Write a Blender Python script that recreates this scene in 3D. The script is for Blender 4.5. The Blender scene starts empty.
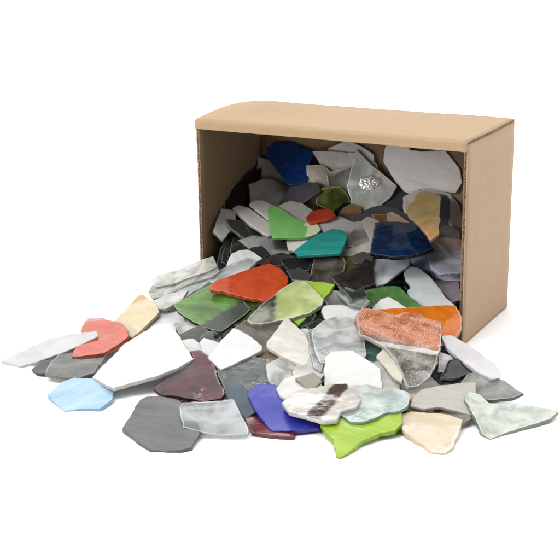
"""Cardboard box lying on its side with a heap of broken coloured glass spilling out of it.
All geometry is in metres; every shard is stored as its own outline (local x, y), its
position and its orientation in the world."""
import bpy, bmesh, math, random
from mathutils import Vector, Matrix, noise
from mathutils.geometry import delaunay_2d_cdt

DATA = [
{'o': [-0.0305, 0.09434, 0.0755], 'x': [0.8935, 0.4418, 0.0811], 'n': [0.0665, -0.3087, 0.9488], 'P': [[0.0157, -0.0001], [0.0051, -0.0172], [-0.016, 0.0039], [-0.0048, 0.0134]], 'seed': 0, 'f': 'sm', 't': 0.003},
{'o': [0.01751, 0.09001, 0.06765], 'x': [0.8721, 0.4241, 0.244], 'n': [-0.1551, -0.2333, 0.9599], 'P': [[-0.0135, 0.0175], [0.0073, 0.0101], [0.0106, -0.0114], [-0.0043, -0.0162]], 'seed': 1, 'f': 'sm', 't': 0.003},
{'o': [-0.04966, -0.06266, 0.01839], 'x': [0.882, 0.3771, 0.2826], 'n': [-0.1401, -0.3628, 0.9213], 'P': [[-0.0035, -0.009], [-0.0124, 0.0046], [-0.0156, 0.0165], [0.0051, 0.01], [0.0176, -0.0061], [0.0088, -0.0159]], 'seed': 5, 'f': 'dk', 't': 0.003},
{'o': [-0.11685, -0.18008, 0.0035], 'x': [0.8803, 0.4571, 0.1272], 'n': [-0.0787, -0.1239, 0.9892], 'P': [[-0.0128, 0.0012], [-0.0087, 0.0155], [0.0038, 0.0126], [0.0149, -0.0096], [0.0028, -0.0197]], 'seed': 7, 'f': 'cl', 't': 0.003},
{'o': [0.03439, -0.01476, 0.03452], 'x': [0.8764, 0.3771, 0.2994], 'n': [-0.1638, -0.3513, 0.9218], 'P': [[-0.0071, 0.0116], [0.0047, 0.0122], [0.0129, -0.0085], [0.0002, -0.0155], [-0.0107, 0.0002]], 'seed': 10, 'f': 'br', 't': 0.003},
{'o': [0.03209, -0.13477, 0.01135], 'x': [0.8808, 0.4724, -0.0312], 'n': [0.1016, -0.1243, 0.987], 'P': [[-0.0034, 0.0103], [0.0088, 0.0109], [0.012, -0.0039], [0.0058, -0.0122], [-0.0102, -0.0099], [-0.0131, 0.0048]], 'seed': 11, 'f': 'gr', 't': 0.003},
{'o': [0.07904, -0.14233, 0.01008], 'x': [0.878, 0.4766, -0.0456], 'n': [0.1511, -0.1855, 0.9709], 'P': [[-0.0117, 0.0015], [0.0004, 0.011], [0.0102, 0.0022], [0.0077, -0.0074], [-0.0067, -0.0074]], 'seed': 12, 'f': 'gr', 't': 0.003},
{'o': [0.17308, -0.09749, 0.00718], 'x': [0.8935, 0.4265, 0.1407], 'n': [-0.0033, -0.3071, 0.9517], 'P': [[-0.0091, 0.01], [0.0088, 0.003], [0.0082, -0.0064], [-0.008, -0.0066]], 'seed': 13, 'f': 'sm', 't': 0.003},
{'o': [-0.07143, -0.05908, 0.01944], 'x': [0.8729, 0.4419, 0.2068], 'n': [-0.1413, -0.1767, 0.9741], 'P': [[-0.0141, -0.0138], [-0.0136, 0.0172], [0.0013, 0.0211], [0.0162, 0.0001], [0.0102, -0.0245]], 'seed': 14, 'f': 'gr', 't': 0.003},
{'o': [-0.04205, -0.0382, 0.02649], 'x': [0.8883, 0.4546, 0.0648], 'n': [0.0376, -0.2126, 0.9764], 'P': [[-0.0151, 0.0107], [0.0055, 0.0112], [0.0168, 0.0013], [0.0044, -0.012], [-0.0116, -0.0112]], 'seed': 15, 'f': 'dk', 't': 0.003},
{'o': [-0.03729, 0.00851, 0.03565], 'x': [0.8891, 0.4408, 0.1231], 'n': [-0.0147, -0.2412, 0.9704], 'P': [[0.0168, 0.0006], [0.0149, -0.0205], [-0.0087, -0.0159], [-0.0177, 0.0012], [-0.0097, 0.0156], [0.0045, 0.0189]], 'seed': 16, 'f': 'br', 't': 0.003},
{'o': [0.19651, -0.13699, 0.00286], 'x': [0.8848, 0.4657, 0.0136], 'n': [0.0726, -0.1667, 0.9833], 'P': [[-0.0072, -0.0106], [-0.0128, 0.0008], [-0.0022, 0.0103], [0.01, 0.0042], [0.0121, -0.0046]], 'seed': 17, 'f': 'gr', 't': 0.003},
{'o': [0.02612, -0.15507, 0.00621], 'x': [0.8674, 0.4512, 0.21], 'n': [-0.1661, -0.1354, 0.9768], 'P': [[0.0063, -0.0163], [-0.0101, -0.0083], [-0.0145, 0.0103], [0.0029, 0.0157], [0.0154, -0.0014]], 'seed': 18, 'f': 'gr', 't': 0.003},
{'o': [-0.03988, 0.03111, 0.04416], 'x': [0.8951, 0.4154, 0.1622], 'n': [-0.0142, -0.3371, 0.9414], 'P': [[0.0009, -0.0157], [-0.0154, -0.0055], [-0.0125, 0.0149], [-0.0019, 0.0158], [0.0159, 0.0026], [0.013, -0.012]], 'seed': 20, 'f': 'sm', 't': 0.003},
{'o': [-0.0193, -0.03568, 0.02815], 'x': [0.8853, 0.4646, 0.0196], 'n': [0.0685, -0.1721, 0.9827], 'P': [[0.0034, -0.0175], [-0.0171, 0.0055], [-0.0033, 0.0171], [0.0171, -0.0051]], 'seed': 22, 'f': 'gr', 't': 0.003},
{'o': [0.06934, -0.05849, 0.02163], 'x': [0.8758, 0.4801, -0.0495], 'n': [0.1912, -0.251, 0.9489], 'P': [[0.0146, 0.0036], [0.0055, -0.0077], [-0.009, -0.0102], [-0.0116, 0.0044], [0.0004, 0.0098]], 'seed': 23, 'f': 'wh', 't': 0.003},
{'o': [-0.10741, -0.10105, 0.00629], 'x': [0.8865, 0.4619, 0.0272], 'n': [0.0785, -0.208, 0.975], 'P': [[-0.0042, 0.0118], [0.0107, 0.0087], [0.0124, 0.0005], [0.009, -0.0135], [-0.0098, -0.0071], [-0.0181, -0.0004]], 'seed': 25, 'f': 'wh', 't': 0.003},
{'o': [0.07034, -0.02425, 0.02689], 'x': [0.8792, 0.4738, -0.0493], 'n': [0.1066, -0.0947, 0.9898], 'P': [[-0.0125, -0.0134], [-0.0138, 0.0075], [0.003, 0.0174], [0.0186, 0.0055], [0.0048, -0.0171]], 'seed': 26, 'f': 'sm', 't': 0.003},
{'o': [0.03988, 0.07492, 0.05857], 'x': [0.8915, 0.4142, 0.1834], 'n': [-0.0475, -0.3172, 0.9472], 'P': [[-0.0135, -0.0021], [-0.006, 0.0126], [0.0136, 0.0018], [0.006, -0.0124]], 'seed': 31, 'f': 'dk', 't': 0.003},
{'o': [-0.00462, -0.09818, 0.02006], 'x': [0.8836, 0.4682, -0.0023], 'n': [0.0948, -0.174, 0.9802], 'P': [[0.0093, -0.0077], [0.0002, -0.0127], [-0.01, -0.0069], [-0.0147, 0.0093], [0.0002, 0.0148], [0.0149, 0.0032]], 'seed': 36, 'f': 'cl', 't': 0.003},
{'o': [-0.18246, 0.03563, 0.00298], 'x': [0.8815, 0.4718, -0.0194], 'n': [0.1535, -0.2475, 0.9567], 'P': [[0.0003, -0.0058], [-0.0082, -0.0034], [-0.0037, 0.007], [0.0053, 0.006], [0.0064, -0.0039]], 'seed': 37, 'f': 'wh', 't': 0.003},
{'o': [0.01399, -0.17226, 0.00612], 'x': [0.8731, 0.3893, 0.2936], 'n': [-0.1705, -0.3203, 0.9318], 'P': [[0.0159, -0.0087], [0.0008, -0.0115], [-0.008, -0.0027], [-0.0105, 0.0138], [0.0018, 0.0091]], 'seed': 38, 'f': 'wh', 't': 0.003},
{'o': [0.04144, 0.09939, 0.08475], 'x': [0.904, 0.1843, 0.3858], 'n': [-0.1838, -0.6472, 0.7398], 'P': [[-0.0161, 0.0069], [-0.0023, 0.0086], [0.0143, -0.0044], [0.0042, -0.0111]], 'seed': 39, 'f': 'gr', 't': 0.003},
{'o': [-0.10355, 0.03284, 0.0498], 'x': [0.8443, 0.5121, -0.1581], 'n': [0.3122, -0.2303, 0.9217], 'P': [[0.0115, 0.0052], [0.005, -0.0096], [-0.0053, -0.0117], [-0.0114, 0.0064], [0.0003, 0.0097]], 'seed': 40, 'f': 'cl', 't': 0.003},
{'o': [0.03251, -0.04226, 0.02842], 'x': [0.891, 0.4503, 0.0573], 'n': [0.083, -0.2856, 0.9548], 'P': [[0.0146, 0.0096], [0.013, -0.0114], [-0.0068, -0.0118], [-0.0148, -0.0004], [-0.0061, 0.014]], 'seed': 41, 'f': 'br', 't': 0.003},
{'o': [0.04073, -0.09484, 0.0162], 'x': [0.883, 0.4693, -0.0103], 'n': [0.1537, -0.2682, 0.951], 'P': [[0.004, -0.0088], [-0.0067, -0.0113], [-0.0132, -0.0001], [-0.0075, 0.0095], [0.0109, 0.0086], [0.0126, 0.0021]], 'seed': 42, 'f': 'dk', 't': 0.003},
{'o': [0.05085, -0.07402, 0.01915], 'x': [0.8895, 0.4345, 0.1415], 'n': [-0.027, -0.2591, 0.9655], 'P': [[-0.0097, 0.0128], [0.0115, 0.0034], [0.0048, -0.0092], [-0.0066, -0.007]], 'seed': 43, 'f': 'cl', 't': 0.003},
{'o': [0.12866, -0.15296, 0.00527], 'x': [0.8954, 0.4427, 0.0485], 'n': [0.1572, -0.4161, 0.8956], 'P': [[0.007, 0.0058], [0.012, 0.0009], [0.0044, -0.0086], [-0.0153, -0.0035], [-0.0081, 0.0054]], 'seed': 44, 'f': 'dk', 't': 0.003},
{'o': [0.11398, -0.07569, 0.01875], 'x': [0.8884, 0.4389, 0.1348], 'n': [-0.0287, -0.2399, 0.9704], 'P': [[-0.0091, 0.013], [0.0055, 0.01], [0.0149, -0.0012], [0.0071, -0.0113], [-0.0009, -0.0115], [-0.0175, 0.001]], 'seed': 45, 'f': 'dk', 't': 0.003},
{'o': [-0.00242, 0.09791, 0.08073], 'x': [0.9344, 0.3145, 0.1672], 'n': [0.1001, -0.6825, 0.724], 'P': [[-0.0144, 0.0076], [0.0071, 0.0078], [0.0138, -0.0048], [0.0055, -0.0082], [-0.012, -0.0024]], 'seed': 48, 'f': 'br', 't': 0.003},
{'o': [0.09285, 0.01175, 0.01885], 'x': [0.8783, 0.4553, 0.1459], 'n': [-0.0973, -0.1285, 0.9869], 'P': [[0.0016, -0.0156], [-0.0123, -0.0006], [-0.0099, 0.0093], [0.0087, 0.0159], [0.0119, -0.009]], 'seed': 50, 'f': 'gr', 't': 0.003},
{'o': [0.11656, -0.10393, 0.01842], 'x': [0.893, 0.4228, 0.1542], 'n': [-0.0176, -0.3095, 0.9507], 'P': [[0.0142, -0.0043], [0.0002, -0.0108], [-0.0143, 0.0019], [-0.0054, 0.008], [0.0052, 0.0052]], 'seed': 51, 'f': 'cl', 't': 0.003},
{'o': [-0.0836, 0.01989, 0.03603], 'x': [0.8778, 0.4765, -0.05], 'n': [0.1427, -0.1603, 0.9767], 'P': [[0.0151, -0.0101], [-0.0032, -0.0157], [-0.0132, -0.005], [-0.0074, 0.0153], [0.0087, 0.0155]], 'seed': 52, 'f': 'cl', 't': 0.003},
{'o': [0.06679, 0.02971, 0.03711], 'x': [0.8636, 0.4542, 0.2189], 'n': [-0.1833, -0.1216, 0.9755], 'P': [[-0.01, 0.0236], [0.0015, 0.0219], [0.0109, -0.0055], [0.0119, -0.0169], [-0.0031, -0.0204], [-0.0111, -0.0027]], 'seed': 53, 'f': 'gr', 't': 0.003},
{'o': [-0.09592, -0.01204, 0.02894], 'x': [0.8851, 0.4646, 0.0265], 'n': [0.047, -0.1457, 0.9882], 'P': [[0.0119, -0.0119], [-0.0006, -0.0151], [-0.0133, 0.001], [-0.0055, 0.013], [0.0075, 0.0131]], 'seed': 54, 'f': 'sm', 't': 0.003},
{'o': [0.01039, -0.11555, 0.01747], 'x': [0.8833, 0.4688, -0.0045], 'n': [0.0845, -0.1499, 0.9851], 'P': [[0.003, -0.0098], [-0.0109, -0.0007], [-0.0109, 0.0099], [0.0079, 0.0073], [0.0109, -0.0067]], 'seed': 55, 'f': 'gr', 't': 0.003},
{'o': [-0.04544, 0.06241, 0.06312], 'x': [0.8781, 0.4772, -0.0358], 'n': [0.1938, -0.2862, 0.9384], 'P': [[-0.0158, -0.0068], [-0.0081, 0.0115], [0.0051, 0.0158], [0.0184, 0.0033], [0.0103, -0.0119], [-0.01, -0.012]], 'seed': 57, 'f': 'sm', 't': 0.003},
{'o': [-0.11622, -0.01284, 0.03127], 'x': [0.8852, 0.3165, 0.341], 'n': [-0.1671, -0.4679, 0.8678], 'P': [[-0.013, 0.0168], [0.0071, 0.0087], [0.0152, -0.0017], [0.014, -0.0146], [-0.0067, -0.0117], [-0.0165, 0.0025]], 'seed': 59, 'f': 'dk', 't': 0.003},
{'o': [0.0329, -0.11805, 0.01858], 'x': [0.8925, 0.3874, 0.2308], 'n': [-0.0767, -0.3739, 0.9243], 'P': [[0.0066, -0.0144], [-0.0134, -0.0041], [-0.0102, 0.0113], [0.0029, 0.0106], [0.0141, -0.0034]], 'seed': 60, 'f': 'sm', 't': 0.003},
{'o': [0.05288, -0.13195, 0.01476], 'x': [0.8929, 0.4464, 0.0587], 'n': [0.1026, -0.3287, 0.9389], 'P': [[0.0064, -0.0069], [-0.0111, -0.0019], [-0.0068, 0.008], [0.0115, 0.0008]], 'seed': 61, 'f': 'gr', 't': 0.003},
{'o': [0.14531, -0.16411, 0.0037], 'x': [0.8912, 0.4492, 0.0637], 'n': [0.0725, -0.2795, 0.9574], 'P': [[-0.0041, 0.0091], [0.0117, 0.0066], [0.0103, -0.0054], [-0.0031, -0.0104], [-0.0148, 0.0002]], 'seed': 62, 'f': 'dk', 't': 0.003},
{'o': [0.01542, -0.20196, 0.004], 'x': [0.8844, 0.401, 0.2389], 'n': [-0.1093, -0.3197, 0.9412], 'P': [[-0.0115, 0.0052], [-0.0026, 0.0078], [0.0075, 0.0057], [0.0086, -0.0085], [-0.002, -0.0102]], 'seed': 63, 'f': 'gr', 't': 0.003},
{'o': [-0.02189, -0.17492, 0.00454], 'x': [0.881, 0.4728, -0.0202], 'n': [0.1991, -0.3315, 0.9222], 'P': [[0.0143, -0.0017], [0.0037, -0.0092], [-0.0106, -0.0023], [-0.0131, 0.0067], [0.0057, 0.0066]], 'seed': 64, 'f': 'wh', 't': 0.003},
{'o': [0.05256, 0.03173, 0.03913], 'x': [0.8863, 0.4488, 0.114], 'n': [-0.0277, -0.1943, 0.9806], 'P': [[-0.0028, 0.0124], [0.0118, 0.008], [0.0102, -0.0085], [-0.0054, -0.0144], [-0.0138, 0.0025]], 'seed': 65, 'f': 'dk', 't': 0.003},
{'o': [0.10836, -0.1603, 0.00593], 'x': [0.9013, 0.4124, 0.1329], 'n': [0.0477, -0.3993, 0.9156], 'P': [[-0.006, 0.009], [0.0112, 0.0044], [0.0135, -0.0058], [-0.0031, -0.0082], [-0.0157, 0.0006]], 'seed': 66, 'f': 'dk', 't': 0.003},
{'o': [0.02073, 0.09211, 0.08163], 'x': [0.9016, 0.3531, 0.2497], 'n': [-0.0642, -0.4617, 0.8847], 'P': [[-0.0087, 0.0125], [0.0101, 0.0087], [0.0183, -0.0101], [-0.0016, -0.0125], [-0.0181, 0.0014]], 'seed': 67, 'f': 'sm', 't': 0.003},
{'o': [-0.09843, 0.07767, 0.07235], 'x': [0.878, 0.4755, -0.0553], 'n': [0.1257, -0.1174, 0.9851], 'P': [[0.0144, -0.0136], [-0.0053, -0.0226], [-0.0177, 0.0014], [-0.0012, 0.0204], [0.0098, 0.0144]], 'seed': 71, 'f': 'cl', 't': 0.003},
{'o': [-0.11181, -0.03397, 0.02001], 'x': [0.8784, 0.4297, 0.2093], 'n': [-0.1185, -0.2286, 0.9663], 'P': [[0.0013, 0.0161], [0.0219, -0.0136], [0.0078, -0.0226], [-0.0138, 0.0004], [-0.0172, 0.0198]], 'seed': 72, 'f': 'br', 't': 0.003},
{'o': [0.0383, 0.0853, 0.06852], 'x': [0.8727, 0.4848, -0.0583], 'n': [0.2234, -0.2903, 0.9305], 'P': [[-0.0161, -0.0058], [-0.0011, 0.0149], [0.0181, 0.0065], [-0.0009, -0.0156]], 'seed': 73, 'f': 'cl', 't': 0.003},
{'o': [-0.02944, -0.06147, 0.02555], 'x': [0.8878, 0.4474, 0.1074], 'n': [-0.0113, -0.2122, 0.9772], 'P': [[0.0104, -0.0095], [-0.003, -0.0112], [-0.0155, 0.0044], [-0.0034, 0.0109], [0.0114, 0.0054]], 'seed': 75, 'f': 'sm', 't': 0.003},
{'o': [0.09114, -0.16916, 0.006], 'x': [0.8839, 0.4417, 0.1537], 'n': [-0.067, -0.2058, 0.9763], 'P': [[-0.0074, 0.0098], [0.0126, 0.0029], [0.0064, -0.015], [-0.0116, 0.0023]], 'seed': 79, 'f': 'gr', 't': 0.003},
{'o': [0.04695, -0.04438, 0.02963], 'x': [0.8707, 0.4828, -0.0932], 'n': [0.1797, -0.1359, 0.9743], 'P': [[0.0111, -0.0084], [-0.0071, -0.0126], [-0.014, -0.0001], [-0.0052, 0.0139], [0.0152, 0.0073]], 'seed': 80, 'f': 'cl', 't': 0.003},
{'o': [0.09542, -0.03507, 0.02048], 'x': [0.887, 0.4618, 0.0075], 'n': [0.1883, -0.3762, 0.9072], 'P': [[-0.0037, -0.008], [-0.0103, -0.0016], [-0.0066, 0.0052], [0.0084, 0.0069], [0.0122, -0.0025]], 'seed': 81, 'f': 'dk', 't': 0.003},
{'o': [0.0617, 0.09276, 0.06763], 'x': [0.8725, 0.485, -0.0592], 'n': [0.2233, -0.2881, 0.9312], 'P': [[0.0069, 0.0112], [0.0147, 0.0005], [0.0059, -0.0133], [-0.0163, -0.0049], [-0.0112, 0.0064]], 'seed': 82, 'f': 'dk', 't': 0.003},
{'o': [0.06053, -0.09092, 0.0192], 'x': [0.8846, 0.4632, 0.054], 'n': [0.0008, -0.1172, 0.9931], 'P': [[0.0057, 0.013], [0.0106, 0.0002], [0.0029, -0.0117], [-0.0085, -0.0106], [-0.0108, 0.0091]], 'seed': 83, 'f': 'dk', 't': 0.003},
{'o': [0.00565, -0.03469, 0.03221], 'x': [0.8699, 0.4426, 0.2175], 'n': [-0.1565, -0.1706, 0.9728], 'P': [[0.0009, 0.018], [0.0147, -0.008], [-0.0016, -0.0167], [-0.014, 0.0067]], 'seed': 84, 'f': 'gr', 't': 0.003},
{'o': [-0.08328, -0.04305, 0.02624], 'x': [0.8914, 0.4498, 0.0547], 'n': [0.0937, -0.301, 0.949], 'P': [[0.0017, 0.0113], [0.0129, -0.0033], [-0.0011, -0.0108], [-0.0135, 0.0028]], 'seed': 90, 'f': 'cl', 't': 0.003},
{'o': [-0.00814, -0.14515, 0.01063], 'x': [0.8998, 0.3768, 0.2199], 'n': [-0.0447, -0.4217, 0.9056], 'P': [[0.0154, -0.0019], [0.0078, -0.0107], [-0.0048, -0.0102], [-0.0133, 0.0012], [-0.0146, 0.013], [0.0095, 0.0086]], 'seed': 91, 'f': 'gr', 't': 0.003},
{'o': [0.09702, -0.0879, 0.02192], 'x': [0.891, 0.4276, 0.1527], 'n': [-0.0271, -0.2856, 0.958], 'P': [[0.0069, 0.0106], [0.0096, -0.0048], [-0.001, -0.0087], [-0.0155, 0.0029]], 'seed': 93, 'f': 'dk', 't': 0.003},
{'o': [0.09451, -0.14375, 0.00899], 'x': [0.8872, 0.4613, 0.0069], 'n': [0.2021, -0.4021, 0.893], 'P': [[-0.0059, -0.0065], [-0.0116, 0.0048], [0.0022, 0.0083], [0.008, 0.0006], [0.0074, -0.0072]], 'seed': 94, 'f': 'cl', 't': 0.003},
{'o': [0.08235, -0.02045, 0.02937], 'x': [0.895, 0.436, 0.0936], 'n': [0.061, -0.3276, 0.9428], 'P': [[-0.0033, -0.0088], [-0.0121, -0.0018], [-0.0025, 0.0084], [0.0073, 0.0081], [0.0106, -0.0058]], 'seed': 95, 'f': 'dk', 't': 0.003},
{'o': [0.01795, -0.08453, 0.02133], 'x': [0.8905, 0.4524, 0.0474], 'n': [0.0983, -0.2932, 0.951], 'P': [[0.0119, -0.0015], [0.0067, -0.01], [-0.0108, -0.0076], [-0.0109, 0.0022], [-0.0045, 0.0091], [0.0076, 0.0078]], 'seed': 97, 'f': 'dk', 't': 0.003},
{'o': [-0.1082, 0.05323, 0.07914], 'x': [0.5808, 0.6992, -0.4169], 'n': [0.7342, -0.2288, 0.6392], 'P': [[-0.0131, 0.0014], [0.0098, 0.0105], [0.0133, 0.0036], [-0.01, -0.0155]], 'seed': 98, 'f': 'dk', 't': 0.003},
{'o': [-0.00475, -0.17836, 0.00388], 'x': [0.8734, 0.4793, -0.0868], 'n': [0.1555, -0.1055, 0.9822], 'P': [[0.0054, -0.0074], [-0.0023, -0.0066], [-0.01, -0.0012], [-0.0011, 0.0085], [0.008, 0.0068]], 'seed': 99, 'f': 'wh', 't': 0.003},
{'o': [-0.09656, -0.09701, 0.00851], 'x': [0.8859, 0.4617, 0.0455], 'n': [0.0298, -0.1546, 0.9875], 'P': [[0.0155, 0.0068], [0.0132, -0.012], [0.0001, -0.0172], [-0.0128, -0.004], [-0.0134, 0.0115], [-0.0026, 0.015]], 'seed': 102, 'f': 'dk', 't': 0.003},
{'o': [-0.13093, -0.18434, 0.00327], 'x': [0.8805, 0.44, 0.1764], 'n': [-0.0956, -0.1995, 0.9752], 'P': [[0.0134, -0.0171], [-0.004, -0.0092], [-0.0188, 0.0196], [0.0093, 0.0067]], 'seed': 103, 'f': 'dk', 't': 0.003},
{'o': [-0.06659, -0.09972, 0.01541], 'x': [0.8865, 0.424, 0.1854], 'n': [-0.0713, -0.2706, 0.9601], 'P': [[0.0155, -0.0077], [-0.0021, -0.0148], [-0.009, -0.0047], [-0.0078, 0.0144], [0.0034, 0.0128]], 'seed': 104, 'f': 'cl', 't': 0.003},
{'o': [0.01473, -0.14431, 0.01367], 'x': [0.8834, 0.4685, -0.0045], 'n': [0.101, -0.181, 0.9783], 'P': [[-0.0046, -0.0131], [-0.0133, 0.0029], [-0.0103, 0.0117], [0.0122, 0.0077], [0.016, -0.0092]], 'seed': 105, 'f': 'cl', 't': 0.003},
{'o': [0.11343, -0.12484, 0.00946], 'x': [0.8813, 0.472, -0.022], 'n': [0.137, -0.2108, 0.9679], 'P': [[-0.0057, -0.0094], [-0.008, 0.0062], [0.0064, 0.0131], [0.0073, -0.01]], 'seed': 107, 'f': 'cl', 't': 0.003},
{'o': [-0.0566, -0.04739, 0.02687], 'x': [0.8869, 0.4348, 0.1563], 'n': [-0.0519, -0.2424, 0.9688], 'P': [[0.018, -0.0086], [-0.0065, -0.0104], [-0.0139, 0.0027], [0.0024, 0.0163]], 'seed': 109, 'f': 'cl', 't': 0.003},
{'o': [-0.00372, 0.03487, 0.04368], 'x': [0.8786, 0.4436, 0.1767], 'n': [-0.1052, -0.1812, 0.9778], 'P': [[0.0166, -0.0067], [0.0013, -0.0218], [-0.0113, -0.008], [-0.0104, 0.0161], [0.0038, 0.0204]], 'seed': 111, 'f': 'br', 't': 0.003},
{'o': [0.02017, -0.05887, 0.0269], 'x': [0.8892, 0.4551, 0.047], 'n': [0.0795, -0.2549, 0.9637], 'P': [[0.0057, -0.0188], [-0.014, -0.0011], [-0.0022, 0.0146], [0.0105, 0.0053]], 'seed': 113, 'f': 'sm', 't': 0.003},
{'o': [0.07233, 0.00212, 0.03447], 'x': [0.8934, 0.3944, 0.2151], 'n': [-0.0625, -0.3649, 0.9289], 'P': [[0.0134, -0.0096], [-0.002, -0.0087], [-0.0123, 0.0002], [-0.0078, 0.0094], [0.0087, 0.0088]], 'seed': 115, 'f': 'br', 't': 0.003},
{'o': [0.02402, 0.05334, 0.05603], 'x': [0.889, 0.3807, 0.2543], 'n': [-0.1033, -0.3743, 0.9215], 'P': [[-0.0097, 0.0094], [0.0036, 0.0102], [0.0141, -0.003], [0.0005, -0.0099], [-0.0085, -0.0066]], 'seed': 116, 'f': 'gr', 't': 0.003},
{'o': [-0.00141, -0.01654, 0.03959], 'x': [0.892, 0.3818, 0.242], 'n': [-0.086, -0.3821, 0.9201], 'P': [[0.0159, -0.0013], [0.0048, -0.0105], [-0.0105, -0.0082], [-0.0142, 0.0094], [0.004, 0.0106]], 'seed': 119, 'f': 'sm', 't': 0.003},
{'o': [-0.07328, -0.01428, 0.03424], 'x': [0.8881, 0.4209, 0.1846], 'n': [-0.0633, -0.2858, 0.9562], 'P': [[0.0136, 0.0072], [0.0159, -0.0139], [0.0002, -0.0133], [-0.0197, 0.0022], [-0.0101, 0.0178]], 'seed': 121, 'f': 'sm', 't': 0.003},
{'o': [0.08644, -0.10256, 0.02137], 'x': [0.89, 0.4521, 0.0594], 'n': [0.0662, -0.257, 0.9641], 'P': [[-0.012, -0.0015], [-0.0069, 0.0094], [0.0048, 0.0082], [0.0145, -0.0037], [-0.0005, -0.0125]], 'seed': 122, 'f': 'gr', 't': 0.003},
{'o': [0.01485, -0.23032, 0.00376], 'x': [0.8911, 0.4506, 0.0549], 'n': [0.0883, -0.2907, 0.9527], 'P': [[0.0071, -0.0062], [-0.0021, -0.0099], [-0.0092, 0.0015], [-0.0058, 0.0086], [0.01, 0.006]], 'seed': 124, 'f': 'br', 't': 0.003},
{'o': [0.01171, 0.05148, 0.06032], 'x': [0.8935, 0.4031, 0.1982], 'n': [-0.0501, -0.349, 0.9358], 'P': [[-0.0096, -0.0082], [-0.012, 0.0059], [-0.0025, 0.0106], [0.0143, 0.0034], [0.0098, -0.0118]], 'seed': 125, 'f': 'br', 't': 0.003},
{'o': [0.08417, -0.05859, 0.02238], 'x': [0.8996, 0.4184, 0.1249], 'n': [0.0489, -0.3808, 0.9234], 'P': [[0.0064, -0.0089], [-0.0023, -0.0085], [-0.013, 0.0057], [-0.0024, 0.0082], [0.0113, 0.0035]], 'seed': 126, 'f': 'wh', 't': 0.003},
{'o': [0.03037, -0.08317, 0.02358], 'x': [0.8841, 0.4673, 0.0069], 'n': [0.0666, -0.1407, 0.9878], 'P': [[0.0124, -0.0011], [0.0044, -0.0091], [-0.0124, -0.0078], [-0.0103, 0.0037], [0.0059, 0.0143]], 'seed': 128, 'f': 'cl', 't': 0.003},
{'o': [-0.02388, 0.07135, 0.06895], 'x': [0.8943, 0.4082, 0.1832], 'n': [-0.0351, -0.3441, 0.9383], 'P': [[-0.0219, 0.0098], [0.0066, 0.0115], [0.0155, -0.0041], [-0.0002, -0.0172]], 'seed': 129, 'f': 'br', 't': 0.003},
{'o': [-0.09964, 0.09297, 0.0962], 'x': [0.8133, 0.5671, -0.1302], 'n': [0.4832, -0.5337, 0.694], 'P': [[-0.0122, 0.0233], [-0.0012, 0.0202], [0.0172, -0.0068], [0.0099, -0.0192], [-0.0137, -0.0175]], 'seed': 131, 'k': 'op', 'c': 'c9c6c2', 'l': 'plain pale grey shard standing behind the glossy dark blue shard in the box corner', 't': 0.00245},
{'o': [-0.10961, 0.05869, 0.08872], 'x': [0.6129, 0.7129, -0.3408], 'n': [0.723, -0.3321, 0.6058], 'P': [[-0.0183, -0.0238], [-0.0175, -0.0145], [-0.0081, 0.0056], [0.0037, 0.0216], [0.0187, 0.0324], [0.0189, 0.0113], [0.0091, -0.0101], [-0.0066, -0.0226]], 'seed': 132, 'k': 'op', 'c': '1d1d22', 'l': 'glossy black shard leaning in the back left corner of the box', 't': 0.00245, 'gl': 0.08, 'edge': '8e9096'},  # pale edge colour carries a painted rim highlight
{'o': [-0.08961, 0.07297, 0.08672], 'x': [0.7656, 0.5858, -0.266], 'n': [0.5086, -0.2981, 0.8077], 'P': [[-0.0201, 0.0075], [-0.0081, 0.0175], [0.0013, 0.0204], [0.0163, 0.0148], [0.0191, 0.0042], [0.0106, -0.0208], [-0.0022, -0.0245], [-0.0169, -0.019]], 'seed': 133, 'k': 'op', 'c': 'd2d0d0', 'l': 'smooth light grey shard below the dark blue shard at the back left of the pile', 't': 0.00245},
{'o': [-0.07923, 0.09141, 0.11495], 'x': [0.9364, 0.3165, 0.1513], 'n': [0.126, -0.706, 0.6969], 'P': [[-0.0214, 0.0181], [-0.013, 0.0222], [-0.0001, 0.0213], [0.0118, 0.0129], [0.0218, 0.0059], [0.017, -0.0104], [0.016, -0.0229], [0.0061, -0.0256], [-0.003, -0.0242], [-0.013, -0.0058], [-0.0222, 0.0085]], 'seed': 134, 'k': 'op', 'c': '12448f', 'l': 'glossy deep cobalt shard with hammered surface high at the back left inside the box', 't': 0.0028, 'gl': 0.08, 'ham': 1},
{'o': [-0.0224, 0.10204, 0.12221], 'x': [0.9998, 0.0112, 0.0135], 'n': [0.0105, -0.9985, 0.0532], 'P': [[-0.0254, 0.0043], [-0.009, 0.0124], [-0.0051, 0.0135], [0.0103, 0.0075], [0.0198, 0.002], [0.02, -0.0067], [0.0068, -0.0174], [-0.0174, -0.0156]], 'seed': 135, 'k': 'op', 'c': 'd2cbc4', 'l': 'pale beige grey shard with a peaked top at the back under the lid', 't': 0.00245},
{'o': [-0.03773, 0.09703, 0.11601], 'x': [0.9932, 0.1027, 0.0543], 'n': [0.0926, -0.9821, 0.1643], 'P': [[-0.0216, 0.0097], [-0.0046, 0.0099], [0.0232, 0.0083], [0.0234, -0.0047], [0.003, -0.012], [-0.0083, -0.0104], [-0.015, -0.0008]], 'seed': 136, 'k': 'op', 'c': 'c9c2bb', 'l': 'beige grey shard with a pointed left corner overlapping the peaked one at the back', 't': 0.00245},
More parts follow.
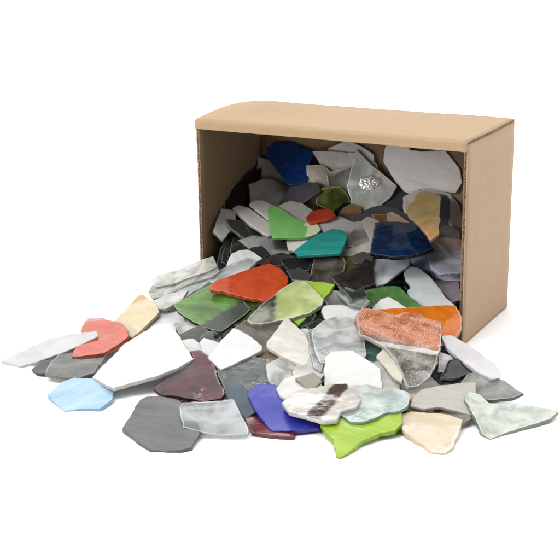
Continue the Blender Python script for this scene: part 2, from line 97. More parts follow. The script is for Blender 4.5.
{'o': [-0.03646, 0.08973, 0.10139], 'x': [0.9562, 0.2863, 0.0603], 'n': [0.2499, -0.9063, 0.341], 'P': [[-0.0238, 0.0143], [-0.0094, 0.0138], [0.0013, 0.0064], [0.019, 0.0094], [0.0261, 0.0031], [0.0198, -0.0144], [0.0021, -0.0166], [-0.0131, -0.0117], [-0.022, -0.0044]], 'seed': 137, 'k': 'milk', 'c': 'cfc6ac', 'l': 'milky beige see-through shard just right of the dark blue one', 't': 0.00245, 'milk': 0.5},
{'o': [-0.01789, 0.09204, 0.10471], 'x': [0.9629, 0.2599, 0.0723], 'n': [0.2201, -0.9118, 0.3466], 'P': [[-0.024, 0.0053], [-0.0026, 0.0098], [0.0204, 0.0133], [0.0239, 0.0009], [0.0115, -0.0109], [-0.0071, -0.0121], [-0.0222, -0.0063]], 'seed': 138, 'k': 'clear', 'c': 'd8dcd2', 'l': 'clear pane with a thin dark edge below the beige grey shards at the back', 't': 0.00245, 'milk': 0.15},
{'o': [-0.03091, 0.07998, 0.08721], 'x': [0.9562, 0.29, 0.0392], 'n': [0.2711, -0.9283, 0.2545], 'P': [[-0.0155, 0.0062], [-0.0102, 0.0097], [0.0057, 0.0113], [0.0119, 0.0052], [0.0163, -0.0053], [0.0102, -0.0114], [-0.0031, -0.0113], [-0.0155, -0.0043]], 'seed': 139, 'k': 'clear', 'c': '7d8f2b', 'l': 'olive green see-through shard in the middle of the back of the pile', 't': 0.00245, 'milk': 0.35},
{'o': [-0.06078, 0.07192, 0.08807], 'x': [0.9331, 0.1803, 0.311], 'n': [-0.0906, -0.7194, 0.6887], 'P': [[-0.0212, -0.0036], [-0.0085, 0.0153], [0.0013, 0.0145], [0.0186, 0.0101], [0.0212, -0.0005], [0.0126, -0.0043], [0.003, -0.0078], [-0.0067, -0.0134], [-0.0202, -0.0104]], 'seed': 140, 'k': 'op', 'c': '56535c', 'l': 'slate purple shard with a chipped bright edge below the dark blue shard', 't': 0.00245, 'gl': 0.3},
{'o': [0.02228, 0.09129, 0.08539], 'x': [0.9379, 0.2511, 0.2392], 'n': [0.0052, -0.6998, 0.7143], 'P': [[-0.0187, -0.0016], [0.0014, 0.0246], [0.0155, 0.004], [0.011, -0.0148], [-0.0093, -0.0122]], 'seed': 141, 'k': 'op', 'c': '4c4c50', 'l': 'charcoal shard wedged between the silver foiled shard and the big white one', 't': 0.00245},
{'o': [0.04056, 0.10308, 0.11849], 'x': [0.9991, 0.0428, 0.0074], 'n': [0.0424, -0.9981, 0.0444], 'P': [[-0.0336, 0.0106], [-0.0301, 0.0221], [-0.0228, 0.0226], [-0.0145, 0.0188], [-0.0089, 0.0131], [0.0029, 0.013], [0.0216, 0.0151], [0.028, 0.0079], [0.0354, -0.001], [0.0375, -0.012], [0.0325, -0.021], [0.0183, -0.0204], [-0.0015, -0.0254], [-0.0096, -0.027], [-0.0209, -0.0173], [-0.0343, 0.001]], 'seed': 142, 'k': 'op', 'c': 'efe9e5', 'l': 'largest pale marbled shard leaning on the back wall at the upper right of the box', 't': 0.0028, 'c2': 'd8d2cf', 'streak': (1, -0.35)},
{'o': [-0.00183, 0.09194, 0.10166], 'x': [0.9645, 0.2525, 0.0773], 'n': [0.2103, -0.9114, 0.3536], 'P': [[-0.0119, 0.0305], [-0.004, 0.0222], [0.0048, 0.0131], [0.0161, 0.0039], [0.0239, -0.0034], [0.0186, -0.0128], [0.0089, -0.0211], [-0.0042, -0.0251], [-0.0157, -0.0195], [-0.02, -0.0018], [-0.0164, 0.0139]], 'seed': 143, 'k': 'milk', 'c': 'e6e8e2', 'l': 'milky clear shard carrying a crumpled silver and pink foil patch', 't': 0.00245, 'milk': 0.55, 'foil': [[0.00029, 0.00012], 0.0105, 0.007]},
{'o': [0.05405, 0.0944, 0.08704], 'x': [0.8922, 0.4516, -0.0009], 'n': [0.394, -0.7775, 0.4902], 'P': [[-0.0233, 0.0076], [-0.0147, 0.012], [-0.0044, 0.0146], [0.0084, 0.0145], [0.0176, 0.01], [0.0217, 0.0019], [0.0212, -0.0148], [0.0074, -0.0218], [-0.0111, -0.0181], [-0.0228, -0.0057]], 'seed': 144, 'k': 'milk', 'c': 'e4e0d4', 'l': 'cream rimmed shard hidden behind the amber yellow one', 't': 0.00245, 'milk': 0.75},
{'o': [0.06705, 0.09525, 0.08317], 'x': [0.868, 0.4954, -0.0347], 'n': [0.4137, -0.6827, 0.6023], 'P': [[-0.0055, 0.0158], [0.0022, 0.015], [0.0062, 0.0076], [0.0054, -0.0099], [0.0001, -0.0146], [-0.0084, -0.0138]], 'seed': 145, 'k': 'op', 'c': '6f7c86', 'l': 'blue grey shard just right of the amber yellow one', 't': 0.00245},
{'o': [0.0788, 0.09294, 0.07508], 'x': [0.7641, 0.6236, -0.1652], 'n': [0.5788, -0.5496, 0.6025], 'P': [[-0.0032, 0.0243], [0.0036, 0.0157], [0.0053, -0.0018], [0.0042, -0.0213], [-0.0027, -0.0165], [-0.0072, -0.0004]], 'seed': 146, 'k': 'op', 'c': 'dedbd8', 'l': 'narrow white sliver pressed against the right inside edge of the box', 't': 0.00245},
{'o': [0.07747, 0.07902, 0.0673], 'x': [0.9179, 0.2965, 0.2638], 'n': [-0.0437, -0.5851, 0.8098], 'P': [[-0.0106, 0.0114], [0.0033, 0.0117], [0.0092, 0.0006], [0.0086, -0.0142], [-0.0106, -0.0095]], 'seed': 147, 'k': 'op', 'c': '8f8f90', 'l': 'mid grey shard under the amber shard near the right edge', 't': 0.00245},
{'o': [0.06076, 0.05819, 0.09137], 'x': [0.8785, 0.4364, 0.1944], 'n': [-0.1121, -0.2071, 0.9719], 'P': [[-0.0129, 0.0147], [-0.0052, 0.0245], [0.0026, 0.0514], [0.006, 0.0422], [0.0186, 0.0233], [0.008, -0.055], [-0.0, -0.0632], [-0.0048, -0.0317], [-0.0123, -0.0061]], 'seed': 148, 'k': 'clear', 'c': 'e3bd58', 'l': 'amber yellow shard with a rounded orange swirl at the right of the box', 't': 0.00245, 'milk': 0.85, 'zone': [[-0.00066, -0.02309], [-0.00755, -0.05947], 'd9a25c', 0.25]},
{'o': [0.02208, 0.07923, 0.07865], 'x': [0.9308, 0.2775, 0.238], 'n': [0.0021, -0.6551, 0.7555], 'P': [[-0.0271, 0.0078], [-0.0144, 0.0124], [-0.0046, 0.0121], [0.0066, 0.0059], [0.0158, -0.0029], [0.0228, -0.0155], [0.009, -0.0142], [-0.0081, -0.0057]], 'seed': 149, 'k': 'op', 'c': '50525a', 'l': 'long slate shard lying under the foiled shard', 't': 0.00245, 'gl': 0.35},
{'o': [-0.02035, 0.07378, 0.07819], 'x': [0.9152, 0.3909, 0.098], 'n': [0.1696, -0.5943, 0.7862], 'P': [[-0.0118, -0.0077], [-0.0064, 0.0016], [0.0026, 0.0095], [0.0104, 0.0086], [0.0066, -0.0009], [-0.0015, -0.0111]], 'seed': 150, 'k': 'op', 'c': '1b1a1c', 'l': 'small black shard beside the orange red chip in the box', 't': 0.00245, 'gl': 0.15},
{'o': [-0.01222, 0.0741, 0.07932], 'x': [0.9101, 0.4088, 0.0679], 'n': [0.2152, -0.6064, 0.7655], 'P': [[-0.0105, -0.003], [-0.006, 0.0041], [0.002, 0.0089], [0.0097, 0.0051], [0.0103, -0.0014], [0.0015, -0.0061], [-0.0071, -0.0076]], 'seed': 151, 'k': 'op', 'c': 'ece5d8', 'l': 'small cream shard with a brown end in the middle of the box', 't': 0.00245, 'zone': [[0.00591, -0.00429], [0.00027, 0.00905], '9a7a55', 0.15]},
{'o': [-0.00338, 0.06616, 0.0756], 'x': [0.8974, 0.4352, 0.0728], 'n': [0.117, -0.3938, 0.9117], 'P': [[-0.0165, 0.0057], [-0.0043, 0.0085], [0.0145, 0.0048], [0.02, -0.0042], [0.0055, -0.0038], [-0.005, -0.0081], [-0.0142, -0.0029]], 'seed': 152, 'k': 'op', 'c': '6a6870', 'l': 'flat lilac grey shard with black edge near the middle of the box', 't': 0.00245, 'edge': '17161a'},
{'o': [0.01844, 0.07126, 0.07723], 'x': [0.899, 0.4269, 0.0982], 'n': [0.0827, -0.3856, 0.919], 'P': [[-0.0083, 0.0074], [0.0053, 0.0051], [0.0065, -0.0022], [0.002, -0.0072], [-0.0055, -0.0031]], 'seed': 153, 'k': 'clear', 'c': 'c8a341', 'l': 'tiny amber see-through chip left of the dark teal blue shard', 't': 0.00245, 'milk': 0.6},
{'o': [0.03278, 0.07179, 0.07711], 'x': [0.899, 0.4286, 0.0895], 'n': [0.0979, -0.396, 0.913], 'P': [[-0.0078, 0.0108], [-0.0034, 0.013], [0.003, 0.0065], [0.0114, -0.0059], [0.0049, -0.0145], [-0.0082, -0.0099]], 'seed': 154, 'k': 'op', 'c': 'd8c3ab', 'l': 'small beige triangle above the dark teal blue shard', 't': 0.00245},
{'o': [-0.00059, 0.04799, 0.06796], 'x': [0.9011, 0.4288, 0.0636], 'n': [0.1699, -0.4843, 0.8582], 'P': [[-0.0264, 0.0102], [-0.0202, 0.0181], [-0.0073, 0.0206], [0.0044, 0.0123], [0.0147, 0.0138], [0.0183, -0.0009], [0.0204, -0.0105], [0.0131, -0.0216], [-0.0045, -0.0247], [-0.0126, -0.0171]], 'seed': 155, 'k': 'op', 'c': 'cfccc9', 'l': 'broad pale grey shard at the centre right of the teal one', 't': 0.00245},
{'o': [0.01161, 0.04333, 0.0654], 'x': [0.9009, 0.4291, 0.0654], 'n': [0.1633, -0.4746, 0.8649], 'P': [[-0.0117, 0.0039], [-0.0047, 0.0117], [0.0055, 0.0119], [0.0118, 0.0042], [0.0103, -0.0099], [-0.0007, -0.0136], [-0.0105, -0.0081]], 'seed': 156, 'k': 'clear', 'c': 'c9cac8', 'l': 'small clear shard with a glint lying on the broad pale grey one', 't': 0.00245, 'gl': 0.03, 'milk': 0.3},
{'o': [0.01326, 0.02762, 0.05717], 'x': [0.9196, 0.3417, 0.1941], 'n': [0.0375, -0.5679, 0.8222], 'P': [[-0.0204, 0.0007], [-0.0083, 0.0048], [0.0037, 0.0066], [0.0157, 0.0107], [0.0184, -0.0034], [0.0082, -0.0067], [-0.0036, -0.0074], [-0.0137, -0.0052]], 'seed': 157, 'k': 'op', 'c': 'cfc8b9', 'l': "bone coloured shard running under the teal shard's right tip", 't': 0.00245},
{'o': [0.01803, 0.05283, 0.07198], 'x': [0.8906, 0.4525, 0.0451], 'n': [0.1052, -0.3016, 0.9476], 'P': [[-0.0075, 0.0148], [-0.0029, 0.0207], [0.0068, 0.0119], [0.0082, -0.0053], [0.0022, -0.0214], [-0.0017, -0.0181], [-0.005, -0.0026]], 'seed': 158, 'k': 'op', 'c': 'e2ddd2', 'l': 'bone white shard peeking out left of the dark teal blue one', 't': 0.00245},
{'o': [-0.05435, 0.05755, 0.07878], 'x': [0.9009, 0.425, 0.0882], 'n': [0.1134, -0.4265, 0.8973], 'P': [[-0.0174, 0.0096], [-0.0068, 0.015], [0.0037, 0.0108], [0.014, -0.0016], [0.0171, -0.0169], [0.0016, -0.0148], [-0.0122, -0.0021]], 'seed': 159, 'k': 'op', 'c': 'd4d2ce', 'l': 'light grey shard behind the pale green one', 't': 0.00245},
{'o': [-0.10029, 0.03692, 0.05916], 'x': [0.7072, 0.6537, -0.2695], 'n': [0.6235, -0.3968, 0.6736], 'P': [[-0.022, 0.0062], [0.0037, 0.0224], [0.0198, 0.0156], [0.0255, -0.0019], [0.007, -0.0161], [-0.0115, -0.014], [-0.0225, -0.0123]], 'seed': 160, 'k': 'op', 'c': '3a3b3c', 'l': 'charcoal shard behind the stacked dark slabs on the left', 't': 0.00245},
{'o': [-0.09424, 0.01153, 0.04648], 'x': [0.8743, 0.4838, -0.0394], 'n': [0.278, -0.4325, 0.8577], 'P': [[-0.013, -0.0091], [-0.0102, 0.0088], [-0.0011, 0.0272], [0.0094, 0.0251], [0.0166, 0.0108], [0.0152, -0.0082], [0.0034, -0.0156], [-0.0067, -0.0205], [-0.0136, -0.0184]], 'seed': 161, 'k': 'clear', 'c': '4a4c4c', 'l': 'dark smoky shard standing at the left wall foot', 't': 0.00245, 'milk': 0.4},
{'o': [-0.04348, 0.01749, 0.04594], 'x': [0.8846, 0.437, 0.1631], 'n': [-0.0683, -0.2244, 0.9721], 'P': [[-0.0288, 0.0196], [-0.0069, 0.0275], [0.0191, 0.0097], [0.022, -0.0148], [0.0099, -0.0293], [-0.0154, -0.0126]], 'seed': 162, 'k': 'clear', 'c': '55585a', 'l': "dark smoky shard under the teal shard's left tip", 't': 0.00245, 'milk': 0.4},
{'o': [-0.02953, -0.0004, 0.0446], 'x': [0.8854, 0.434, 0.1667], 'n': [-0.066, -0.2376, 0.9691], 'P': [[-0.0212, 0.0215], [-0.0022, 0.0299], [0.0182, 0.0147], [0.0171, -0.0287], [0.0023, -0.0305], [-0.0142, -0.0069]], 'seed': 163, 'k': 'op', 'c': '242527', 'l': "black shard behind the orange red shard's right end", 't': 0.00245, 'gl': 0.2},
{'o': [-0.09854, 0.01323, 0.05096], 'x': [0.8562, 0.5076, -0.0959], 'n': [0.3181, -0.3719, 0.8721], 'P': [[-0.0064, -0.0171], [-0.0036, 0.0028], [0.0029, 0.0185], [0.0074, 0.0164], [0.0017, -0.0016], [-0.0021, -0.0191]], 'seed': 164, 'k': 'clear', 'c': '3f4140', 'l': 'thin smoky sliver standing against the foot of the left wall', 't': 0.00245, 'milk': 0.5, 'edge': '8a8c88'},
{'o': [-0.09026, 0.01529, 0.0535], 'x': [0.8974, 0.4349, 0.0739], 'n': [0.1149, -0.392, 0.9128], 'P': [[-0.0072, -0.0043], [-0.0044, 0.0188], [0.007, 0.0161], [0.0099, -0.0008], [-0.0002, -0.0091], [-0.0051, -0.0206]], 'seed': 165, 'k': 'clear', 'c': '4c4f48', 'l': 'olive black shard with pale rims in the dark cluster at the left', 't': 0.00245, 'milk': 0.5, 'edge': '8d8f86'},
{'o': [-0.09437, 0.04489, 0.07135], 'x': [0.8826, 0.4699, -0.0124], 'n': [0.1531, -0.2625, 0.9527], 'P': [[-0.0114, 0.0066], [-0.0009, 0.0133], [0.0098, 0.0033], [0.0065, -0.0132], [-0.004, -0.01]], 'seed': 166, 'k': 'op', 'c': '2c2d30', 'l': 'black wedge between the long white shard and the narrow charcoal slab', 't': 0.00245, 'gl': 0.12, 'edge': '5c5d60'},
{'o': [-0.10658, 0.02248, 0.07109], 'x': [0.7904, 0.5819, -0.1914], 'n': [0.4946, -0.4219, 0.7599], 'P': [[-0.011, -0.0111], [-0.0047, 0.0151], [0.0087, 0.0152], [0.009, -0.0001], [-0.002, -0.0192]], 'seed': 167, 'k': 'op', 'c': 'bdbcb9', 'l': 'smooth mid grey slab standing against the left inside wall', 't': 0.0035, 'gl': 0.3},
{'o': [-0.08879, 0.02774, 0.06425], 'x': [0.7446, 0.6128, -0.2646], 'n': [0.5567, -0.3514, 0.7527], 'P': [[-0.019, 0.0084], [-0.0064, 0.0105], [0.0082, 0.0054], [0.0229, -0.0042], [0.0139, -0.013], [-0.0025, -0.0083], [-0.0171, 0.0012]], 'seed': 168, 'k': 'op', 'c': '43423f', 'l': 'narrow charcoal slab with a pale broken edge at the left of the box', 't': 0.0035, 'gl': 0.25, 'edge': '7c7b76'},
{'o': [-0.06573, 0.02197, 0.05399], 'x': [0.911, 0.4084, 0.0577], 'n': [0.2465, -0.6512, 0.7178], 'P': [[-0.0254, 0.0085], [-0.0133, 0.0128], [0.0023, 0.0099], [0.0212, 0.0028], [0.0246, -0.0053], [0.0161, -0.0097], [0.0024, -0.0119], [-0.0096, -0.0083], [-0.0183, 0.0011]], 'seed': 169, 'k': 'op', 'c': '4a4a48', 'l': 'charcoal grey shard below the pale green one', 't': 0.0028, 'gl': 0.25, 'edge': '6f6e68'},
{'o': [-0.0784, 0.00077, 0.04588], 'x': [0.8839, 0.4677, -0.0088], 'n': [0.2756, -0.5055, 0.8176], 'P': [[-0.0137, -0.0058], [-0.009, 0.0116], [0.0028, 0.016], [0.0166, 0.0028], [0.0083, -0.008], [-0.005, -0.0166]], 'seed': 170, 'k': 'op', 'c': '232426', 'l': 'black shard between the left wall and the orange red shard', 't': 0.00245, 'gl': 0.2},
{'o': [-0.08684, 0.03823, 0.07242], 'x': [0.8547, 0.5069, -0.112], 'n': [0.3016, -0.3094, 0.9018], 'P': [[-0.02, 0.0131], [-0.0149, 0.0181], [-0.0051, 0.0152], [0.0064, 0.0041], [0.0179, -0.0054], [0.0188, -0.0189], [0.0119, -0.0211], [-0.0021, -0.0081], [-0.0128, 0.0029]], 'seed': 171, 'k': 'op', 'c': 'eceae5', 'l': 'long thin white shard left of the pale green one', 't': 0.00315},
{'o': [-0.08202, 0.05073, 0.07901], 'x': [0.8606, 0.5016, -0.0884], 'n': [0.2955, -0.3503, 0.8888], 'P': [[-0.0152, 0.0058], [-0.0109, 0.0117], [-0.0038, 0.0124], [0.005, 0.0079], [0.0139, 0.0006], [0.0138, -0.0206], [0.0034, -0.0137], [-0.0063, -0.0041]], 'seed': 172, 'k': 'op', 'c': 'efede8', 'l': 'white shard tucked behind the left end of the pale green one', 't': 0.00245},
{'o': [-0.04592, 0.01165, 0.04886], 'x': [0.8991, 0.3965, 0.1857], 'n': [-0.0178, -0.3907, 0.9203], 'P': [[-0.0158, 0.0083], [-0.0001, 0.0095], [0.0128, -0.0], [0.0084, -0.0087], [-0.0053, -0.009]], 'seed': 173, 'k': 'op', 'c': '3a3b3b', 'l': 'ridged black slab under the charcoal grey shard', 't': 0.00245, 'gl': 0.1, 'streak': (1, 0.2), 'edge': '6b6c69'},
{'o': [-0.02726, 0.00302, 0.04873], 'x': [0.8926, 0.3984, 0.2109], 'n': [-0.0625, -0.354, 0.9332], 'P': [[-0.0146, 0.0113], [-0.0008, 0.0125], [0.0126, -0.0016], [0.009, -0.0123], [-0.0062, -0.01]], 'seed': 174, 'k': 'op', 'c': '2a2b2b', 'l': 'black shard with a bright broken edge below the teal one', 't': 0.00245, 'gl': 0.1, 'edge': '787975'},
{'o': [-0.01551, -0.01585, 0.04613], 'x': [0.8847, 0.4309, 0.1776], 'n': [-0.0753, -0.244, 0.9669], 'P': [[-0.011, 0.0124], [0.0007, 0.0115], [0.0096, -0.0026], [0.0069, -0.014], [-0.0062, -0.0073]], 'seed': 175, 'k': 'op', 'c': '4b4a47', 'l': 'dark grey slab just above the lime corner', 't': 0.00245, 'gl': 0.15, 'edge': '84837c'},
{'o': [-0.0682, 0.01062, 0.0508], 'x': [0.8862, 0.4633, 0.0013], 'n': [0.2207, -0.4246, 0.878], 'P': [[-0.0072, 0.0069], [0.003, 0.0092], [0.0099, -0.0007], [0.0015, -0.0102], [-0.0071, -0.0053]], 'seed': 176, 'k': 'op', 'c': '37383a', 'l': 'charcoal chip above the orange red shard', 't': 0.00245, 'gl': 0.1, 'edge': '6f6f6c'},
{'o': [-0.05525, -0.00322, 0.04837], 'x': [0.8777, 0.4441, 0.1799], 'n': [-0.1108, -0.177, 0.978], 'P': [[-0.0069, 0.0038], [-0.0001, 0.0118], [0.0069, -0.0028], [0.0002, -0.0128]], 'seed': 177, 'k': 'op', 'c': '3d1c22', 'l': 'tiny dark maroon chip above the orange red shard', 't': 0.00245},
{'o': [-0.03284, 0.0283, 0.06118], 'x': [0.9003, 0.3825, 0.2077], 'n': [-0.0326, -0.4165, 0.9085], 'P': [[-0.0164, 0.0046], [-0.0024, 0.0087], [0.0081, 0.0096], [0.0168, 0.0083], [0.0129, -0.0104], [-0.0044, -0.0134], [-0.0147, -0.0073]], 'seed': 178, 'k': 'op', 'c': 'e9e7e2', 'l': "white shard under the teal one's left tip", 't': 0.00245},
{'o': [-0.04961, 0.0395, 0.07246], 'x': [0.9039, 0.4099, 0.1223], 'n': [0.0755, -0.4344, 0.8976], 'P': [[-0.0221, 0.0281], [-0.0177, 0.0301], [-0.0097, 0.0216], [0.0016, 0.0072], [0.0127, -0.0003], [0.0213, -0.0045], [0.0237, -0.0116], [0.0201, -0.0176], [0.0124, -0.0201], [-0.0029, -0.0187], [-0.0184, -0.016], [-0.021, 0.0018]], 'seed': 179, 'k': 'op', 'c': '8fd07c', 'l': 'pale opaque green shard with a cream right tip', 't': 0.0028, 'c2': '7cc96c', 'zone': [[0.01088, -0.0093], [0.01602, -0.00956], 'e6ecc6', 0.12]},
{'o': [-0.03076, 0.05415, 0.0788], 'x': [0.8875, 0.4334, 0.1568], 'n': [-0.049, -0.2497, 0.9671], 'P': [[-0.0127, 0.0003], [-0.0081, 0.0107], [-0.0019, 0.0124], [0.0068, 0.0113], [0.011, 0.0037], [0.0132, -0.007], [0.0061, -0.0104], [-0.0042, -0.0106], [-0.0103, -0.0104]], 'seed': 180, 'k': 'op', 'c': 'd9492a', 'l': 'small orange red chip above the teal shard', 't': 0.0028, 'c2': 'c43c20'},
{'o': [-0.01128, 0.02096, 0.06387], 'x': [0.8882, 0.4189, 0.1889], 'n': [-0.0658, -0.291, 0.9545], 'P': [[-0.0255, -0.0036], [-0.0159, 0.0067], [-0.0045, 0.0183], [0.0077, 0.0226], [0.0161, 0.0175], [0.0197, 0.0037], [0.0157, -0.0122], [0.0128, -0.0213], [-0.0038, -0.0185], [-0.0222, -0.0133]], 'seed': 181, 'k': 'op', 'c': '1e9c94', 'l': 'teal shard with a paler right end in the middle of the box', 't': 0.0028, 'c2': '38b3a6', 'streak': (1, -0.4)},
{'o': [0.07485, 0.05339, 0.05207], 'x': [0.9164, 0.3164, 0.2453], 'n': [-0.0268, -0.5628, 0.8262], 'P': [[-0.0213, 0.0079], [-0.0164, 0.0158], [-0.0025, 0.0187], [0.0112, 0.0194], [0.025, 0.0131], [0.0208, -0.0298], [0.0064, -0.0258], [-0.0054, -0.017], [-0.0177, -0.0023]], 'seed': 182, 'k': 'milk', 'c': 'd6daf5', 'l': 'broad lavender blue shard at the right inside the box', 't': 0.00245, 'c2': 'b9c3ee', 'milk': 0.9},
{'o': [0.08413, 0.04801, 0.05937], 'x': [0.8895, 0.4549, 0.0429], 'n': [0.0942, -0.2743, 0.957], 'P': [[-0.0144, 0.0044], [-0.005, 0.0254], [0.0068, 0.0259], [0.0179, 0.0217], [0.0121, -0.028], [-0.0056, -0.0294], [-0.0119, -0.02]], 'seed': 183, 'k': 'milk', 'c': 'cfd2e2', 'l': 'greyish lavender see-through shard with a pinkish corner by the right box edge', 't': 0.00245, 'milk': 0.6, 'zone': [[0.00817, 0.00849], [0.01392, 0.01575], 'caa5a6', 0.1]},
{'o': [0.09866, 0.01984, 0.03848], 'x': [0.8901, 0.4077, 0.2039], 'n': [-0.0675, -0.3245, 0.9435], 'P': [[-0.0114, 0.0221], [-0.0053, 0.0168], [0.011, 0.0094], [0.0101, -0.0184], [0.002, -0.02], [-0.0011, -0.0116], [-0.0053, 0.0017]], 'seed': 184, 'k': 'op', 'c': '988d96', 'l': 'mauve grey shard with a dark edge low at the right inside edge', 't': 0.00245, 'edge': '2b282c'},
{'o': [0.06827, 0.00385, 0.04024], 'x': [0.8808, 0.4722, -0.0363], 'n': [0.0869, -0.0858, 0.9925], 'P': [[-0.0172, 0.0035], [-0.0001, 0.035], [0.0105, 0.0252], [0.0127, -0.0028], [0.0037, -0.0301], [-0.0096, -0.0308]], 'seed': 185, 'k': 'clear', 'c': '1d2a24', 'l': 'dark bottle green shard in the gap below the dark teal blue one', 't': 0.00245, 'milk': 0.3},
{'o': [0.07629, 0.02299, 0.04344], 'x': [0.8809, 0.4724, -0.0292], 'n': [0.1063, -0.1374, 0.9848], 'P': [[-0.0088, 0.0319], [0.0077, 0.0137], [0.0123, -0.0184], [-0.0008, -0.0223], [-0.0104, -0.005]], 'seed': 186, 'k': 'op', 'c': '2a2b2c', 'l': 'black shard in the gap below the lavender one', 't': 0.00245, 'gl': 0.2},
{'o': [0.04692, 0.02019, 0.04921], 'x': [0.8992, 0.4189, 0.1261], 'n': [0.0451, -0.3755, 0.9257], 'P': [[-0.0148, 0.0083], [-0.0101, 0.017], [0.0045, 0.0127], [0.0202, 0.0137], [0.0178, 0.0033], [0.008, -0.0069], [-0.0025, -0.0181], [-0.0107, -0.0205], [-0.0125, -0.0096]], 'seed': 187, 'k': 'op', 'c': 'eceff2', 'l': 'white shard with wavy edges under the dark teal blue one', 't': 0.00245},
{'o': [0.08369, 0.00578, 0.04238], 'x': [0.876, 0.4782, -0.0624], 'n': [0.1513, -0.1496, 0.9771], 'P': [[-0.0129, 0.0248], [-0.008, 0.0339], [-0.0007, 0.0329], [0.0078, 0.02], [0.0126, 0.0036], [0.017, -0.0139], [0.0227, -0.0261], [0.0103, -0.0319], [-0.0019, -0.0298], [-0.0119, -0.0197], [-0.0133, -0.0086], [-0.0092, 0.0016], [-0.0123, 0.013]], 'seed': 188, 'k': 'op', 'c': 'dbeaea', 'l': 'pale aqua white shard with a scooped left edge in the box mouth', 't': 0.00245, 'c2': 'eef1f0'},
{'o': [0.05202, 0.03526, 0.07137], 'x': [0.8872, 0.4569, 0.0644], 'n': [0.024, -0.1851, 0.9824], 'P': [[-0.0235, 0.0042], [-0.0189, 0.0372], [-0.0095, 0.0376], [0.0103, 0.0322], [0.0179, 0.0248], [0.0212, -0.0013], [0.0248, -0.0209], [0.0129, -0.0282], [0.0014, -0.0319], [-0.0098, -0.0319], [-0.0267, -0.0218]], 'seed': 189, 'k': 'clear', 'c': '052f66', 'l': 'dark teal blue see-through shard with a blackish broken edge', 't': 0.00315, 'c2': '0a4f80', 'gl': 0.06, 'milk': 0.55, 'edge': '04101f'},
{'o': [0.01916, 0.00877, 0.05237], 'x': [0.8901, 0.4432, 0.1063], 'n': [0.0071, -0.2466, 0.9691], 'P': [[-0.0065, 0.0163], [0.0066, 0.0134], [0.0088, -0.0074], [-0.0014, -0.0151], [-0.0075, -0.0072]], 'seed': 190, 'k': 'clear', 'c': '6f6e3c', 'l': 'olive chip between the brownish clear shard and the black one', 't': 0.00245, 'milk': 0.5},
{'o': [0.02525, 0.0182, 0.05661], 'x': [0.8829, 0.4694, -0.0105], 'n': [0.1472, -0.2554, 0.9556], 'P': [[-0.0118, -0.0003], [0.0002, 0.0103], [0.0099, 0.0072], [0.0074, -0.0079], [-0.0057, -0.0093]], 'seed': 191, 'k': 'op', 'c': '5b5d5a', 'l': 'dark grey shard below the bone coloured one', 't': 0.00245},
{'o': [0.00539, -0.00458, 0.04912], 'x': [0.8912, 0.4025, 0.2091], 'n': [-0.0666, -0.3398, 0.9381], 'P': [[-0.0145, 0.0062], [-0.0115, 0.0253], [0.002, 0.0234], [0.0128, 0.0163], [0.0148, 0.0063], [0.0118, -0.0078], [0.0049, -0.0158], [0.0029, -0.0253], [-0.0076, -0.0187], [-0.0156, -0.01]], 'seed': 192, 'k': 'milk', 'c': '8a8378', 'l': 'squarish brownish clear shard with pale thick edges in the pile centre', 't': 0.00245, 'milk': 0.35, 'edge': 'b9b6aa'},
{'o': [0.03071, -0.00657, 0.0482], 'x': [0.8727, 0.4863, -0.0442], 'n': [0.2841, -0.4321, 0.8559], 'P': [[-0.0199, -0.0015], [-0.0084, 0.0054], [0.0023, 0.0102], [0.0092, 0.0204], [0.0139, 0.0161], [0.0152, -0.0079], [0.0045, -0.0125], [-0.0037, -0.0181], [-0.013, -0.0121]], 'seed': 193, 'k': 'op', 'c': '312c2a', 'l': 'brown black ridged shard in the centre of the pile', 't': 0.0035, 'c2': '1f1b1a', 'gl': 0.16, 'edge': '5a524c'},
{'o': [0.06869, -0.0239, 0.03947], 'x': [0.9013, 0.411, 0.1368], 'n': [0.0431, -0.3993, 0.9158], 'P': [[-0.0233, 0.014], [-0.0137, 0.0159], [0.0007, 0.0156], [0.0084, 0.0128], [0.0152, -0.0009], [0.0236, -0.0133], [0.0156, -0.0166], [0.0027, -0.0129], [-0.0104, -0.0093], [-0.0187, -0.0053]], 'seed': 194, 'k': 'op', 'c': '5f8a50', 'l': 'sage green shard above the clear orange speckled one', 't': 0.00245, 'c2': '4d7543'},
{'o': [0.02611, -0.07139, 0.02853], 'x': [0.8813, 0.4402, 0.1718], 'n': [-0.0896, -0.2013, 0.9754], 'P': [[-0.0145, 0.0051], [-0.0015, 0.0248], [0.0125, 0.0159], [0.0146, -0.0124], [0.0005, -0.0206], [-0.0116, -0.0129]], 'seed': 195, 'k': 'clear', 'c': '26332c', 'l': 'dark green clear shard below the lime corner', 't': 0.00245, 'milk': 0.35},
{'o': [0.03846, -0.04035, 0.03728], 'x': [0.8906, 0.4425, 0.1052], 'n': [0.0122, -0.2544, 0.967], 'P': [[-0.0181, 0.0113], [-0.0106, 0.0221], [-0.0005, 0.0154], [0.0092, 0.0027], [0.0179, -0.0095], [0.0187, -0.0215], [-0.0018, -0.0145], [-0.0147, -0.006]], 'seed': 196, 'k': 'clear', 'c': 'aeb4b1', 'l': 'clear ruffled shard above the white elongated one', 't': 0.00245, 'milk': 0.35, 'ham': 1},
{'o': [0.07353, -0.03546, 0.0362], 'x': [0.9014, 0.4113, 0.1354], 'n': [0.0452, -0.4003, 0.9153], 'P': [[-0.0157, 0.0002], [-0.0073, 0.0106], [-0.0001, 0.0129], [0.0064, 0.0056], [0.015, -0.0044], [0.0104, -0.0142], [-0.0086, -0.0106]], 'seed': 197, 'k': 'op', 'c': 'f4f4f2', 'l': 'small white shard peeking up between sage green and orange ones', 't': 0.00245},
